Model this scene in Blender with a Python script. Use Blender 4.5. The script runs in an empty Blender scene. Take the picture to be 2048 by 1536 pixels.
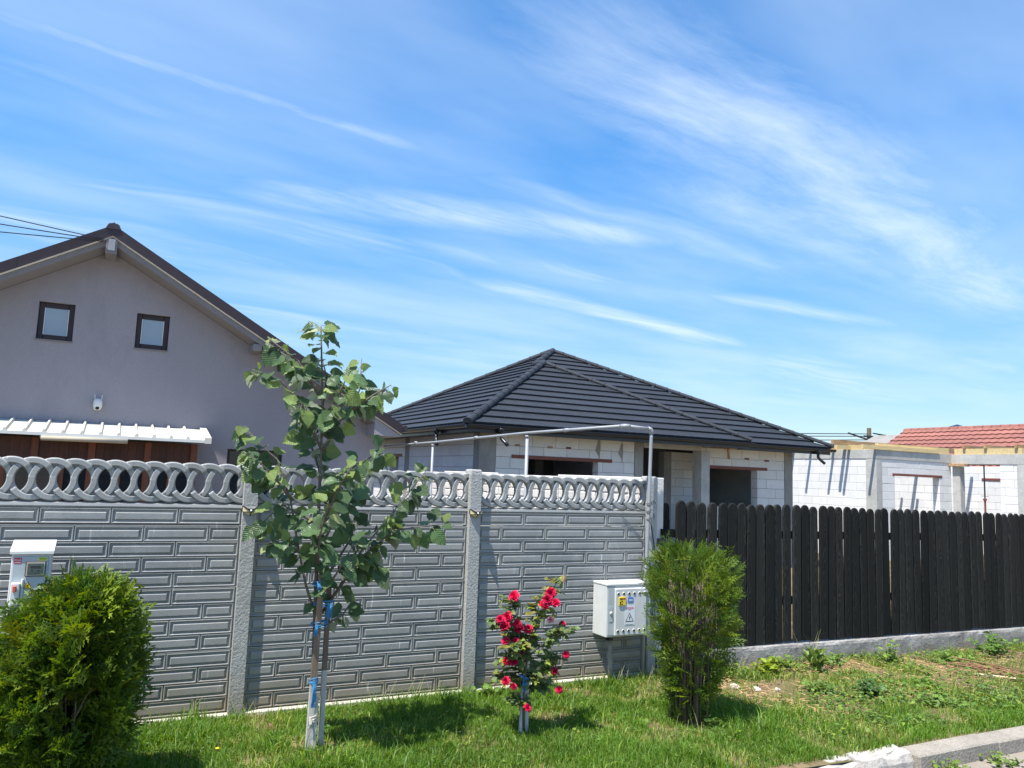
import bpy, bmesh, math, random
import numpy as np
from mathutils import Vector, Matrix, Quaternion
R_ = random.Random(7)
NR = np.random.default_rng(11)
scene = bpy.context.scene
C = scene.collection

# ------------------------------------------------------------------ camera
cam_d = bpy.data.cameras.new('camera'); cam = bpy.data.objects.new('camera', cam_d); C.objects.link(cam)
scene.camera = cam
YAW, PITCH, ROLL = math.radians(26.706), math.radians(6.648), math.radians(2.1196)
fw = Vector((math.sin(YAW)*math.cos(PITCH), math.cos(YAW)*math.cos(PITCH), math.sin(PITCH)))
r0 = Vector((math.cos(YAW), -math.sin(YAW), 0)); u0 = r0.cross(fw)
rr = r0*math.cos(ROLL)+u0*math.sin(ROLL); uu = -r0*math.sin(ROLL)+u0*math.cos(ROLL)
cam.matrix_world = Matrix(((rr.x, uu.x, -fw.x, 0), (rr.y, uu.y, -fw.y, 0), (rr.z, uu.z, -fw.z, 1.97), (0, 0, 0, 1)))
cam_d.sensor_width = 36; cam_d.lens = 1563.14/2048*36; cam_d.clip_end = 3000

# ------------------------------------------------------------------ light
LIGHT = Vector((1.0, 0.42, -2.35)).normalized()
SUN_EL = math.asin(-LIGHT.z); SUN_AZ = math.atan2(-LIGHT.x, -LIGHT.y)
sd = bpy.data.lights.new('sun', 'SUN'); sd.energy = 4.9; sd.angle = math.radians(0.53); sd.color = (1.0, 0.95, 0.87)
sun = bpy.data.objects.new('sun', sd); C.objects.link(sun)
sun.rotation_euler = LIGHT.to_track_quat('-Z', 'Y').to_euler(); sun.location = (-10, -5, 30)

world = bpy.data.worlds.new('World'); scene.world = world; world.use_nodes = True
def build_world():
    nt = world.node_tree; N = nt.nodes; K = nt.links; N.clear()
    out = N.new('ShaderNodeOutputWorld'); bg = N.new('ShaderNodeBackground'); K.new(bg.outputs[0], out.inputs[0])
    sky = N.new('ShaderNodeTexSky'); sky.sky_type = 'NISHITA'; sky.sun_disc = False
    sky.sun_elevation = SUN_EL; sky.sun_rotation = SUN_AZ; sky.altitude = 100; sky.air_density = 1.0; sky.dust_density = 0.35; sky.ozone_density = 2.0
    tc = N.new('ShaderNodeTexCoord'); sep = N.new('ShaderNodeSeparateXYZ'); K.new(tc.outputs['Generated'], sep.inputs[0])
    def M(op, a, b=None, c=None, clamp=False):
        n = N.new('ShaderNodeMath'); n.operation = op; n.use_clamp = clamp
        for i, v in enumerate((a, b, c)):
            if v is None: continue
            if isinstance(v, (int, float)): n.inputs[i].default_value = v
            else: K.new(v, n.inputs[i])
        return n.outputs[0]
    z = M('MAXIMUM', sep.outputs[2], 0.03)
    u = M('DIVIDE', sep.outputs[0], z); v = M('DIVIDE', sep.outputs[1], z)
    ca, sa = math.cos(math.radians(13)), math.sin(math.radians(13))
    a = M('ADD', M('MULTIPLY', u, ca), M('MULTIPLY', v, sa)); b = M('SUBTRACT', M('MULTIPLY', v, ca), M('MULTIPLY', u, sa))
    def noise(x, y, sx, sy, off, det=6, rough=.55, dist=0.0):
        cb = N.new('ShaderNodeCombineXYZ'); K.new(M('MULTIPLY', x, sx), cb.inputs[0]); K.new(M('MULTIPLY_ADD', y, sy, off), cb.inputs[1])
        n = N.new('ShaderNodeTexNoise'); n.inputs['Scale'].default_value = 1; n.inputs['Detail'].default_value = det; n.inputs['Roughness'].default_value = rough; n.inputs['Distortion'].default_value = dist
        K.new(cb.outputs[0], n.inputs['Vector']); return n.outputs[0]
    def smooth(x, lo, hi):
        n = N.new('ShaderNodeMapRange'); n.interpolation_type = 'SMOOTHSTEP'; n.inputs[1].default_value = lo; n.inputs[2].default_value = hi
        K.new(x, n.inputs[0]); return n.outputs[0]
    warp = M('MULTIPLY', M('SUBTRACT', noise(a, b, .55, .8, 3.1, 2, .4), .5), .9)
    bw = M('ADD', b, warp)
    streak = noise(a, bw, .38, 2.0, 1.7, 8, .55)
    fine = noise(a, bw, .9, 6.5, 9.2, 8, .6)
    broad = noise(a, b, .42, .8, 21.3, 4, .5)
    patchy = noise(a, bw, .95, 2.7, 5.5, 10, .66)
    c1 = M('MULTIPLY', smooth(streak, .40, .80), smooth(broad, .34, .66))
    cl = M('MULTIPLY', c1, M('MULTIPLY_ADD', fine, .8, .18))
    veil = M('MULTIPLY', smooth(noise(a, b, .42, .95, 7.7, 5, .5), .32, .74), .36)
    cl = M('MAXIMUM', cl, veil)
    # the larger cirrus bands, laid out on the cloud layer in (u, v) = horizontal position over height
    def band(p, q, w, s, soft=.5, grain=fine):
        (x1, y1), (x2, y2) = p, q; L = math.hypot(x2-x1, y2-y1); ex, ey = (x2-x1)/L, (y2-y1)/L
        du = M('SUBTRACT', u, x1); dv = M('SUBTRACT', v, y1)
        t = M('ADD', M('MULTIPLY', du, ex), M('MULTIPLY', dv, ey))
        d = M('ADD', M('SUBTRACT', M('MULTIPLY', dv, ex), M('MULTIPLY', du, ey)), M('MULTIPLY', warp, min(w*1.2, .16)))
        g = M('POWER', 2.718, M('MULTIPLY', M('MULTIPLY', d, d), -1.0/(w*w)))
        ends = M('MULTIPLY', smooth(t, -soft*.3, soft), M('SUBTRACT', 1.0, smooth(t, L-soft, L+soft*.6)))
        return M('MULTIPLY', M('MULTIPLY', g, ends), M('MULTIPLY_ADD', grain, 1.7*s, -.42*s))
    bands = [band((.5, 1.30), (4.6, 2.55), .36, .95, 1.0, patchy), band((1.2, 1.85), (3.6, 2.40), .30, .75, .8, patchy),
             band((-.6, 2.0), (.95, 2.26), .055, .85, .4, patchy), band((-.7, 1.92), (.45, 2.17), .010, .42, .3), band((.2, 2.95), (2.1, 2.5), .20, .95, .5, patchy),
             band((1.5, 3.62), (4.0, 4.3), .13, 1.1, .5), band((.9, 3.2), (2.6, 3.3), .16, .55, .6), band((2.6, 3.2), (4.3, 3.2), .12, .7, .5),
             band((-.4, 3.0), (1.2, 3.5), .25, .45, .6), band((4.2, 4.4), (8.2, 6.0), .4, .75, .9), band((-1.2, 1.2), (1.0, 1.1), .3, .6, .7), band((-3, 3.4), (-.4, 2.6), .3, .7, .8), band((-2.5, -2), (2.5, -1.2), .3, .8, .9)]
    for bnd in bands: cl = M('MAXIMUM', cl, bnd)
    cl = M('MINIMUM', M('MAXIMUM', cl, 0.0), .82)
    fade = smooth(sep.outputs[2], .02, .16); cl = M('MULTIPLY', cl, fade)
    hs = N.new('ShaderNodeHueSaturation'); hs.inputs['Saturation'].default_value = 1.40; hs.inputs['Hue'].default_value = .500; hs.inputs['Value'].default_value = 1.16; K.new(sky.outputs[0], hs.inputs['Color'])
    hz = N.new('ShaderNodeMapRange'); hz.interpolation_type = 'SMOOTHSTEP'; hz.inputs[1].default_value = .0; hz.inputs[2].default_value = .42; hz.inputs[3].default_value = .66; hz.inputs[4].default_value = 1.0; K.new(sep.outputs[2], hz.inputs[0])
    sc_ = N.new('ShaderNodeVectorMath'); sc_.operation = 'SCALE'; K.new(hs.outputs[0], sc_.inputs[0]); K.new(hz.outputs[0], sc_.inputs['Scale'])
    mix = N.new('ShaderNodeMixRGB'); K.new(cl, mix.inputs[0]); 
    hzf = M('MULTIPLY', M('SUBTRACT', 1.0, smooth(sep.outputs[2], .0, .42)), .42)
    mh = N.new('ShaderNodeMixRGB'); K.new(hzf, mh.inputs[0]); K.new(sc_.outputs[0], mh.inputs[1]); mh.inputs[2].default_value = (2.15, 3.2, 4.5, 1); K.new(mh.outputs[0], mix.inputs[1]); mix.inputs[2].default_value = (4.4, 5.1, 5.9, 1)
    K.new(mix.outputs[0], bg.inputs[0]); bg.inputs[1].default_value = 0.12
build_world()
scene.view_settings.view_transform = 'Standard'; scene.view_settings.look = 'None'
scene.view_settings.exposure = 0.84; scene.view_settings.gamma = 1.0; scene.view_settings.use_curve_mapping = False
scene.render.engine = 'CYCLES'; scene.cycles.use_denoising = True; scene.cycles.max_bounces = 8; scene.cycles.transparent_max_bounces = 8
try: scene.cycles.denoising_prefilter = 'ACCURATE'
except Exception: pass

# ------------------------------------------------------------------ materials
MATS = {}
def mat(name, col, rough=.8, var=.12, scale=6.0, blotch=.10, bscale=1.2, bump=.0, bumpscale=60.0, orand=.0, spec=.35, metal=0.0, stretch=(1, 1, 1), stain=None, stain_amt=.0, stain_scale=2.5, transl=0.0):
    if name in MATS: return MATS[name]
    m = bpy.data.materials.new(name); m.use_nodes = True; nt = m.node_tree; N = nt.nodes; K = nt.links
    p = N['Principled BSDF']; p.inputs['Roughness'].default_value = rough; p.inputs['Specular IOR Level'].default_value = spec; p.inputs['Metallic'].default_value = metal
    tc = N.new('ShaderNodeTexCoord'); oi = N.new('ShaderNodeObjectInfo')
    mp = N.new('ShaderNodeMapping'); mp.inputs['Scale'].default_value = stretch
    K.new(tc.outputs['Object'], mp.inputs['Vector'])
    off = N.new('ShaderNodeVectorMath'); off.operation = 'MULTIPLY_ADD'; off.inputs[1].default_value = (37, 53, 71)
    cr = N.new('ShaderNodeCombineXYZ')
    for i in range(3): K.new(oi.outputs['Random'], cr.inputs[i])
    K.new(cr.outputs[0], off.inputs[0]); K.new(mp.outputs[0], off.inputs[2])
    V = off.outputs[0]
    def noise(s, det=5, r=.6):
        n = N.new('ShaderNodeTexNoise'); n.inputs['Scale'].default_value = s; n.inputs['Detail'].default_value = det; n.inputs['Roughness'].default_value = r; K.new(V, n.inputs['Vector']); return n.outputs[0]
    def rng(x, lo, hi):
        n = N.new('ShaderNodeMapRange'); n.inputs[1].default_value = .25; n.inputs[2].default_value = .75; n.inputs[3].default_value = lo; n.inputs[4].default_value = hi; K.new(x, n.inputs[0]); return n.outputs[0]
    def mul(a, b):
        n = N.new('ShaderNodeMath'); n.operation = 'MULTIPLY'; K.new(a, n.inputs[0]); K.new(b, n.inputs[1]); return n.outputs[0]
    f = mul(rng(noise(scale), 1-var, 1+var), rng(noise(bscale, 3), 1-blotch, 1+blotch))
    if orand:
        n = N.new('ShaderNodeMapRange'); n.inputs[3].default_value = 1-orand; n.inputs[4].default_value = 1+orand; K.new(oi.outputs['Random'], n.inputs[0]); f = mul(f, n.outputs[0])
    vm = N.new('ShaderNodeVectorMath'); vm.operation = 'SCALE'; vm.inputs[0].default_value = col[:3]; K.new(f, vm.inputs['Scale'])
    outc = vm.outputs[0]
    if stain is not None:
        n = noise(stain_scale, 7, .65)
        r = N.new('ShaderNodeMapRange'); r.inputs[1].default_value = .52; r.inputs[2].default_value = .72; r.inputs[4].default_value = stain_amt; K.new(n, r.inputs[0])
        mx = N.new('ShaderNodeMixRGB'); K.new(r.outputs[0], mx.inputs[0]); K.new(outc, mx.inputs[1]); mx.inputs[2].default_value = (*stain, 1); outc = mx.outputs[0]
    K.new(outc, p.inputs['Base Color'])
    if bump:
        bn = N.new('ShaderNodeBump'); bn.inputs['Strength'].default_value = bump; bn.inputs['Distance'].default_value = .01; K.new(noise(bumpscale, 4, .6), bn.inputs['Height']); K.new(bn.outputs[0], p.inputs['Normal'])
    MATS[name] = m; return m

def leaf_mat(name, top, under, var=.25, transl=.3, rough=.5, attr=None, veins=False):
    """two-sided leaf: the two faces of the blade have their own colour; light passes through it"""
    m = bpy.data.materials.new(name); m.use_nodes = True; nt = m.node_tree; N = nt.nodes; K = nt.links
    p = N['Principled BSDF']; p.inputs['Roughness'].default_value = rough; p.inputs['Specular IOR Level'].default_value = .35
    geo = N.new('ShaderNodeNewGeometry'); oi = N.new('ShaderNodeObjectInfo')
    mx = N.new('ShaderNodeMixRGB'); mx.inputs[1].default_value = (*top, 1); mx.inputs[2].default_value = (*under, 1); K.new(geo.outputs['Backfacing'], mx.inputs[0])
    src = mx.outputs[0]
    if attr:
        at = N.new('ShaderNodeAttribute'); at.attribute_name = attr; m2 = N.new('ShaderNodeMixRGB'); m2.blend_type = 'MULTIPLY'; m2.inputs[0].default_value = 1; K.new(src, m2.inputs[1]); K.new(at.outputs['Color'], m2.inputs[2]); src = m2.outputs[0]
    else:
        r = N.new('ShaderNodeMapRange'); r.inputs[3].default_value = 1-var; r.inputs[4].default_value = 1+var; K.new(oi.outputs['Random'], r.inputs[0])
        vm = N.new('ShaderNodeVectorMath'); vm.operation = 'SCALE'; K.new(src, vm.inputs[0]); K.new(r.outputs[0], vm.inputs['Scale']); src = vm.outputs[0]
    if veins:
        uv = N.new('ShaderNodeUVMap'); sp = N.new('ShaderNodeSeparateXYZ'); K.new(uv.outputs[0], sp.inputs[0])
        def M(op, a, b):
            n = N.new('ShaderNodeMath'); n.operation = op
            for i, q in enumerate((a, b)):
                if isinstance(q, (int, float)): n.inputs[i].default_value = q
                else: K.new(q, n.inputs[i])
            return n.outputs[0]
        ax = M('ABSOLUTE', sp.outputs[0], 0); t = M('SUBTRACT', sp.outputs[1], M('MULTIPLY', ax, .75))
        w = M('PINGPONG', M('MULTIPLY', t, 7.0), .5); rib = M('LESS_THAN', ax, .035)
        h = M('ADD', M('MULTIPLY', w, -1.0), M('MULTIPLY', rib, -.4))
        bn = N.new('ShaderNodeBump'); bn.inputs['Strength'].default_value = .8; bn.inputs['Distance'].default_value = .006; K.new(h, bn.inputs['Height']); K.new(bn.outputs[0], p.inputs['Normal'])
        vmx = N.new('ShaderNodeMixRGB'); vmx.inputs[2].default_value = (under[0]*1.25, under[1]*1.25, under[2]*1.1, 1); K.new(M('MULTIPLY', M('LESS_THAN', w, .07), .16), vmx.inputs[0]); K.new(src, vmx.inputs[1]); src = vmx.outputs[0]
    K.new(src, p.inputs['Base Color'])
    tr = N.new('ShaderNodeBsdfTranslucent'); hs = N.new('ShaderNodeHueSaturation'); hs.inputs['Value'].default_value = 1.6; hs.inputs['Saturation'].default_value = 1.15; hs.inputs['Hue'].default_value = .485; K.new(src, hs.inputs['Color']); K.new(hs.outputs[0], tr.inputs[0])
    ms = N.new('ShaderNodeMixShader'); ms.inputs[0].default_value = transl; K.new(p.outputs[0], ms.inputs[1]); K.new(tr.outputs[0], ms.inputs[2]); K.new(ms.outputs[0], N['Material Output'].inputs[0])
    MATS[name] = m; return m

def glass_mat(name, col=(.02, .025, .03), rough=.05, spec=.6):
    return mat(name, col, rough, 0.05, 3, 0.05, 1, spec=spec)

M_panel = mat('painted_concrete', (.272, .280, .276), .38, .08, 14, .10, 1.5, bump=.12, bumpscale=90, orand=.09, spec=.5, stain=(.37, .37, .345), stain_amt=.65, stain_scale=4)
M_post = mat('rough_concrete', (.36, .365, .35), .9, .16, 30, .10, 2, bump=.9, bumpscale=55, stain=(.46, .44, .38), stain_amt=.35, stain_scale=6)
M_sill = mat('pale_concrete', (.55, .52, .44), .9, .2, 30, .15, 3, bump=.6, bumpscale=60)
M_found = mat('foundation_concrete', (.27, .262, .25), .95, .50, 34, .35, 3.0, bump=1.0, bumpscale=60, stretch=(.7, 1, 1.5), stain=(.07, .07, .07), stain_amt=.8, stain_scale=7)
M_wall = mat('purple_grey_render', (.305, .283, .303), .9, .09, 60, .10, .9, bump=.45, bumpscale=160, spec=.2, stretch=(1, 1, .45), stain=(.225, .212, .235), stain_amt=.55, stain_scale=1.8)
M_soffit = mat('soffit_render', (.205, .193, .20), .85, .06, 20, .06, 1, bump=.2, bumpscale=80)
M_brownroof = mat('brown_metal', (.036, .026, .034), .5, .12, 8, .1, 2, spec=.4)
M_white = mat('white_paint', (.66, .66, .63), .45, .04, 12, .05, 2, spec=.45)
M_awning = mat('white_ribbed_metal', (.56, .545, .485), .5, .06, 10, .06, 1.5, spec=.4, stain=(.60, .58, .50), stain_amt=.5, stain_scale=4)
M_brownwood = mat('brown_varnished_wood', (.145, .045, .020), .45, .25, 3, .2, 1.2, stretch=(14, 14, 1.0), orand=.15, spec=.4)
M_darkwood = mat('dark_brown_panel', (.065, .024, .016), .5, .2, 3, .2, 1.2, stretch=(14, 14, 1.0), orand=.15)
M_glassdark = glass_mat('dark_glass', (.012, .016, .022), .03, .5)
M_glasssky = glass_mat('attic_glass_sky_reflection', (.27, .33, .40), .06, .8)  # pale blue base colour stands in for the sky reflected in the panes
M_frame = mat('dark_brown_frame', (.032, .018, .02), .4, .1, 8, .1, 2)
M_block = mat('aerated_block', (.70, .70, .69), .95, .05, 18, .05, 2.5, bump=.35, bumpscale=130, orand=.05, spec=.15, stain=(.56, .55, .52), stain_amt=.35, stain_scale=4)
M_mortar = mat('mortar', (.22, .22, .21), .95, .2, 30, .1, 3)
M_conc = mat('cast_concrete', (.285, .28, .265), .95, .16, 10, .18, 2.0, bump=.6, bumpscale=35, stretch=(1, 1, .45), stain=(.16, .16, .155), stain_amt=.5, stain_scale=2.2)
M_conc2 = mat('light_cast_concrete', (.42, .42, .40), .95, .13, 12, .15, 2.5, bump=.5, bumpscale=35, stain=(.28, .28, .27), stain_amt=.5, stain_scale=2.2)
M_lintel = mat('red_primer_steel', (.185, .065, .05), .6, .12, 20, .1, 3)
M_rooftile = mat('anthracite_tile', (.0165, .0215, .031), .66, .20, 45, .16, 1.1, bump=.7, bumpscale=200, orand=.16, spec=.45, stain=(.034, .038, .044), stain_amt=.6, stain_scale=3)
M_gutter = mat('anthracite_gutter', (.014, .018, .026), .3, .1, 10, .05, 2, spec=.5)
M_timber = mat('new_timber', (.42, .22, .10), .75, .15, 3, .12, 1.5, stretch=(1, 6, 6), orand=.12)
M_timberY = mat('yellow_timber', (.58, .45, .23), .7, .1, 3, .10, 1.5, stretch=(1, 6, 6), orand=.1)
M_timberB = mat('weathered_timber', (.36, .24, .13), .8, .2, 3, .15, 1.5, stretch=(1, 6, 6), orand=.15)
M_red = mat('red_clay_tile', (.26, .108, .085), .75, .15, 20, .14, 1.0, orand=.1, stain=(.25, .10, .08), stain_amt=.4, stain_scale=1.5)
M_greyroof = mat('grey_fibre_roof', (.24, .23, .21), .9, .15, 4, .1, 1)
M_black = mat('black_plastic', (.012, .012, .013), .35, .1, 20, .05, 3, spec=.5)
M_yel = mat('amber_panel', (.55, .50, .28), .25, .1, 25, .1, 6, spec=.6)
M_clear = mat('clear_panel', (.16, .16, .16), .25, .5, 60, .1, 6, spec=.7)
M_galv = mat('galvanised_pipe', (.27, .285, .305), .45, .08, 20, .1, 3, spec=.5)
M_rust = mat('rusty_pipe', (.30, .285, .26), .8, .3, 25, .3, 5, stain=(.24, .12, .05), stain_amt=.9, stain_scale=9)
M_wire = mat('tie_wire', (.10, .10, .10), .5, .1, 20, .1, 3)
M_cable = mat('cable_black', (.03, .033, .04), .5, .1, 5, .1, 2)
M_box = mat('white_cabinet', (.58, .60, .59), .45, .04, 8, .06, 2, spec=.4, stain=(.52, .50, .44), stain_amt=.35, stain_scale=6)
M_boxblue = mat('pale_grey_door', (.42, .465, .48), .4, .04, 8, .06, 2, spec=.4)
M_stone = mat('white_stone_panel', (.62, .60, .565), .9, .08, 16, .08, 3, bump=.7, bumpscale=40, orand=.08)
M_stake = mat('stake_wood', (.17, .125, .09), .85, .3, 4, .2, 2, stretch=(10, 10, 1), bump=.4, bumpscale=30)
M_wash = mat('whitewashed_wood', (.50, .48, .44), .85, .2, 6, .2, 2, stretch=(8, 8, 1.5), bump=.4, bumpscale=30, stain=(.2, .15, .11), stain_amt=.9, stain_scale=3)
M_twine = mat('blue_twine', (.04, .20, .40), .6, .2, 40, .2, 8)
M_twinew = mat('white_twine', (.6, .57, .5), .8, .2, 40, .2, 8)
M_bark = mat('young_bark', (.12, .105, .085), .85, .2, 20, .15, 4, bump=.5, bumpscale=60)
M_barkred = mat('thuja_bark', (.135, .105, .080), .9, .25, 20, .2, 4, bump=.5, bumpscale=60, orand=.2)
M_kerb = mat('kerb_concrete', (.29, .262, .22), .95, .25, 40, .16, 3, bump=.9, bumpscale=50, stain=(.20, .18, .15), stain_amt=.7, stain_scale=8)
M_kerbw = mat('whitewashed_stone', (.42, .395, .355), .95, .18, 16, .1, 3, bump=1.0, bumpscale=40, stain=(.27, .25, .23), stain_amt=.8, stain_scale=7)
M_soilstone = mat('pale_stone', (.52, .47, .42), .9, .12, 12, .1, 4, bump=.5, bumpscale=20)

def dirty(m, amount=.75, zlo=-.06, zhi=.34, col=(.25, .205, .145), drips=0.0):
    """soil splashed up from the ground and, if asked, pale runs of old lime on the face"""
    nt = m.node_tree; N = nt.nodes; K = nt.links; p = N['Principled BSDF']; src = p.inputs['Base Color'].links[0].from_socket
    g = N.new('ShaderNodeNewGeometry'); sp = N.new('ShaderNodeSeparateXYZ'); K.new(g.outputs['Position'], sp.inputs[0])
    n = N.new('ShaderNodeTexNoise'); n.inputs['Scale'].default_value = 7; n.inputs['Detail'].default_value = 6; K.new(g.outputs['Position'], n.inputs['Vector'])
    ad = N.new('ShaderNodeMath'); ad.operation = 'MULTIPLY_ADD'; ad.inputs[1].default_value = -.34; K.new(n.outputs[0], ad.inputs[0]); K.new(sp.outputs[2], ad.inputs[2])
    r = N.new('ShaderNodeMapRange'); r.inputs[1].default_value = zhi-.17; r.inputs[2].default_value = zlo-.17; r.inputs[3].default_value = 0; r.inputs[4].default_value = amount; K.new(ad.outputs[0], r.inputs[0])
    mx = N.new('ShaderNodeMixRGB'); K.new(r.outputs[0], mx.inputs[0]); K.new(src, mx.inputs[1]); mx.inputs[2].default_value = (*col, 1); out = mx.outputs[0]
    if drips:
        mp = N.new('ShaderNodeMapping'); mp.inputs['Scale'].default_value = (26, 1, 3.2); K.new(g.outputs['Position'], mp.inputs['Vector'])
        d = N.new('ShaderNodeTexNoise'); d.inputs['Scale'].default_value = 1; d.inputs['Detail'].default_value = 3; K.new(mp.outputs[0], d.inputs['Vector'])
        q = N.new('ShaderNodeMapRange'); q.inputs[1].default_value = .665; q.inputs[2].default_value = .73; q.inputs[4].default_value = drips; K.new(d.outputs[0], q.inputs[0])
        m2 = N.new('ShaderNodeMixRGB'); K.new(q.outputs[0], m2.inputs[0]); K.new(out, m2.inputs[1]); m2.inputs[2].default_value = (.60, .60, .57, 1); out = m2.outputs[0]
    K.new(out, p.inputs['Base Color'])
dirty(M_panel, .85, zhi=.42, drips=.85); dirty(M_post, .75); dirty(M_found, .5, -.2, .12)

def wood_fence_mat():
    m = bpy.data.materials.new('charred_wood'); m.use_nodes = True; nt = m.node_tree; N = nt.nodes; K = nt.links; p = N['Principled BSDF']
    tc = N.new('ShaderNodeTexCoord'); oi = N.new('ShaderNodeObjectInfo'); sp = N.new('ShaderNodeSeparateXYZ'); K.new(tc.outputs['Object'], sp.inputs[0])
    def M(op, a, b=0.0, c=0.0):
        n = N.new('ShaderNodeMath'); n.operation = op
        for i, q in enumerate((a, b, c)):
            if isinstance(q, (int, float)): n.inputs[i].default_value = q
            else: K.new(q, n.inputs[i])
        return n.outputs[0]
    rnd = oi.outputs['Random']; zz = M('ADD', sp.outputs[2], M('MULTIPLY', rnd, 41.0)); cx = M('MULTIPLY_ADD', M('FRACT', M('MULTIPLY', rnd, 17.3)), .10, -.05)
    xx = M('SUBTRACT', sp.outputs[0], cx)
    cb = N.new('ShaderNodeCombineXYZ'); K.new(M('MULTIPLY', xx, 9.0), cb.inputs[0]); K.new(M('MULTIPLY', zz, 2.2), cb.inputs[2])
    wn = N.new('ShaderNodeTexNoise'); wn.inputs['Scale'].default_value = 1.0; wn.inputs['Detail'].default_value = 3; K.new(cb.outputs[0], wn.inputs['Vector'])
    # cathedral grain: distance from the pith, stretched along the board
    amp = M('MULTIPLY_ADD', M('FRACT', M('MULTIPLY', rnd, 91.7)), 1.6, .5)
    r = M('ADD', M('MULTIPLY', M('MULTIPLY', xx, xx), 260.0), M('ADD', M('MULTIPLY', M('MULTIPLY', zz, amp), .55), M('MULTIPLY', wn.outputs[0], 1.9)))
    ring = M('PINGPONG', M('MULTIPLY', r, 5.0), .5); ring = M('POWER', M('MULTIPLY', ring, 2.0), 2.2)
    fine = N.new('ShaderNodeTexNoise'); cb2 = N.new('ShaderNodeCombineXYZ'); K.new(M('MULTIPLY', xx, 160.0), cb2.inputs[0]); K.new(M('MULTIPLY', zz, 5.0), cb2.inputs[2]); K.new(cb2.outputs[0], fine.inputs['Vector']); fine.inputs['Scale'].default_value = 1.0; fine.inputs['Detail'].default_value = 4
    f = M('MULTIPLY_ADD', ring, .75, M('MULTIPLY', fine.outputs[0], .45))
    f = M('MULTIPLY', f, M('MULTIPLY_ADD', M('FRACT', M('MULTIPLY', rnd, 7.7)), 1.2, .4))
    mx = N.new('ShaderNodeMixRGB'); mx.inputs[1].default_value = (.0025, .0027, .003, 1); mx.inputs[2].default_value = (.036, .035, .032, 1); K.new(M('MINIMUM', f, 1.0), mx.inputs[0]); K.new(mx.outputs[0], p.inputs['Base Color'])
    p.inputs['Roughness'].default_value = .7; p.inputs['Specular IOR Level'].default_value = .15
    bn = N.new('ShaderNodeBump'); bn.inputs['Strength'].default_value = .5; bn.inputs['Distance'].default_value = .004; K.new(f, bn.inputs['Height']); K.new(bn.outputs[0], p.inputs['Normal'])
    return m
M_char = wood_fence_mat()

def ground_mat():
    m = bpy.data.materials.new('ground_soil'); m.use_nodes = True; nt = m.node_tree; N = nt.nodes; K = nt.links; p = N['Principled BSDF']; p.inputs['Roughness'].default_value = 1; p.inputs['Specular IOR Level'].default_value = .1
    tc = N.new('ShaderNodeTexCoord')
    def noise(s, d=6, r=.65):
        n = N.new('ShaderNodeTexNoise'); n.inputs['Scale'].default_value = s; n.inputs['Detail'].default_value = d; n.inputs['Roughness'].default_value = r; K.new(tc.outputs['Object'], n.inputs['Vector']); return n.outputs[0]
    rp = N.new('ShaderNodeValToRGB'); e = rp.color_ramp.elements; e[0].position = .3; e[0].color = (.10, .065, .04, 1); e[1].position = .72; e[1].color = (.34, .25, .16, 1); k = e.new(.5); k.color = (.20, .14, .09, 1)
    K.new(noise(7.0), rp.inputs[0])
    rp2 = N.new('ShaderNodeValToRGB'); e = rp2.color_ramp.elements; e[0].position = .42; e[0].color = (0, 0, 0, 1); e[1].position = .6; e[1].color = (1, 1, 1, 1); K.new(noise(1.1, 4), rp2.inputs[0])
    mx = N.new('ShaderNodeMixRGB'); K.new(rp2.outputs[0], mx.inputs[0]); K.new(rp.outputs[0], mx.inputs[1]); mx.inputs[2].default_value = (.13, .12, .05, 1)
    K.new(mx.outputs[0], p.inputs['Base Color'])
    bn = N.new('ShaderNodeBump'); bn.inputs['Strength'].default_value = .8; bn.inputs['Distance'].default_value = .03; K.new(noise(25.0), bn.inputs['Height']); K.new(bn.outputs[0], p.inputs['Normal'])
    return m
M_ground = ground_mat()
M_road = mat('dusty_road', (.27, .235, .195), .95, .2, 60, .15, 2, bump=.6, bumpscale=120)

# ------------------------------------------------------------------ helpers
def link(o, parent=None):
    # every object's own matrix is its world matrix; the parent's is taken out again
    C.objects.link(o)
    if parent is not None: o.parent = parent; o.matrix_parent_inverse = parent.matrix_basis.inverted()
    return o
def empty(name, label, cat, loc=(0, 0, 0), group=None, kind=None):
    o = bpy.data.objects.new(name, None); o.location = loc; o.empty_display_size = .1; C.objects.link(o)
    tag(o, label, cat, group, kind); return o
def tag(o, label=None, cat=None, group=None, kind=None):
    if label: o['label'] = label
    if cat: o['category'] = cat
    if group: o['group'] = group
    if kind: o['kind'] = kind
    return o
def mesh_obj(name, verts, faces, m, parent=None, loc=(0, 0, 0), smooth=False, rot=None):
    me = bpy.data.meshes.new(name); me.from_pydata([tuple(v) for v in verts], [], faces); me.update()
    for mm in (m if isinstance(m, (list, tuple)) else [m]): me.materials.append(mm)
    if smooth: me.polygons.foreach_set('use_smooth', [True]*len(me.polygons))
    o = bpy.data.objects.new(name, me); o.location = loc
    if rot: o.rotation_euler = rot
    return link(o, parent)
def inst(name, me, parent=None, loc=(0, 0, 0), rot=None, scale=None, mw=None):
    o = bpy.data.objects.new(name, me)
    if mw is not None: o.matrix_basis = mw
    else:
        o.location = loc
        if rot: o.rotation_euler = rot
        if scale: o.scale = scale if isinstance(scale, (tuple, list)) else (scale,)*3
    return link(o, parent)
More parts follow.
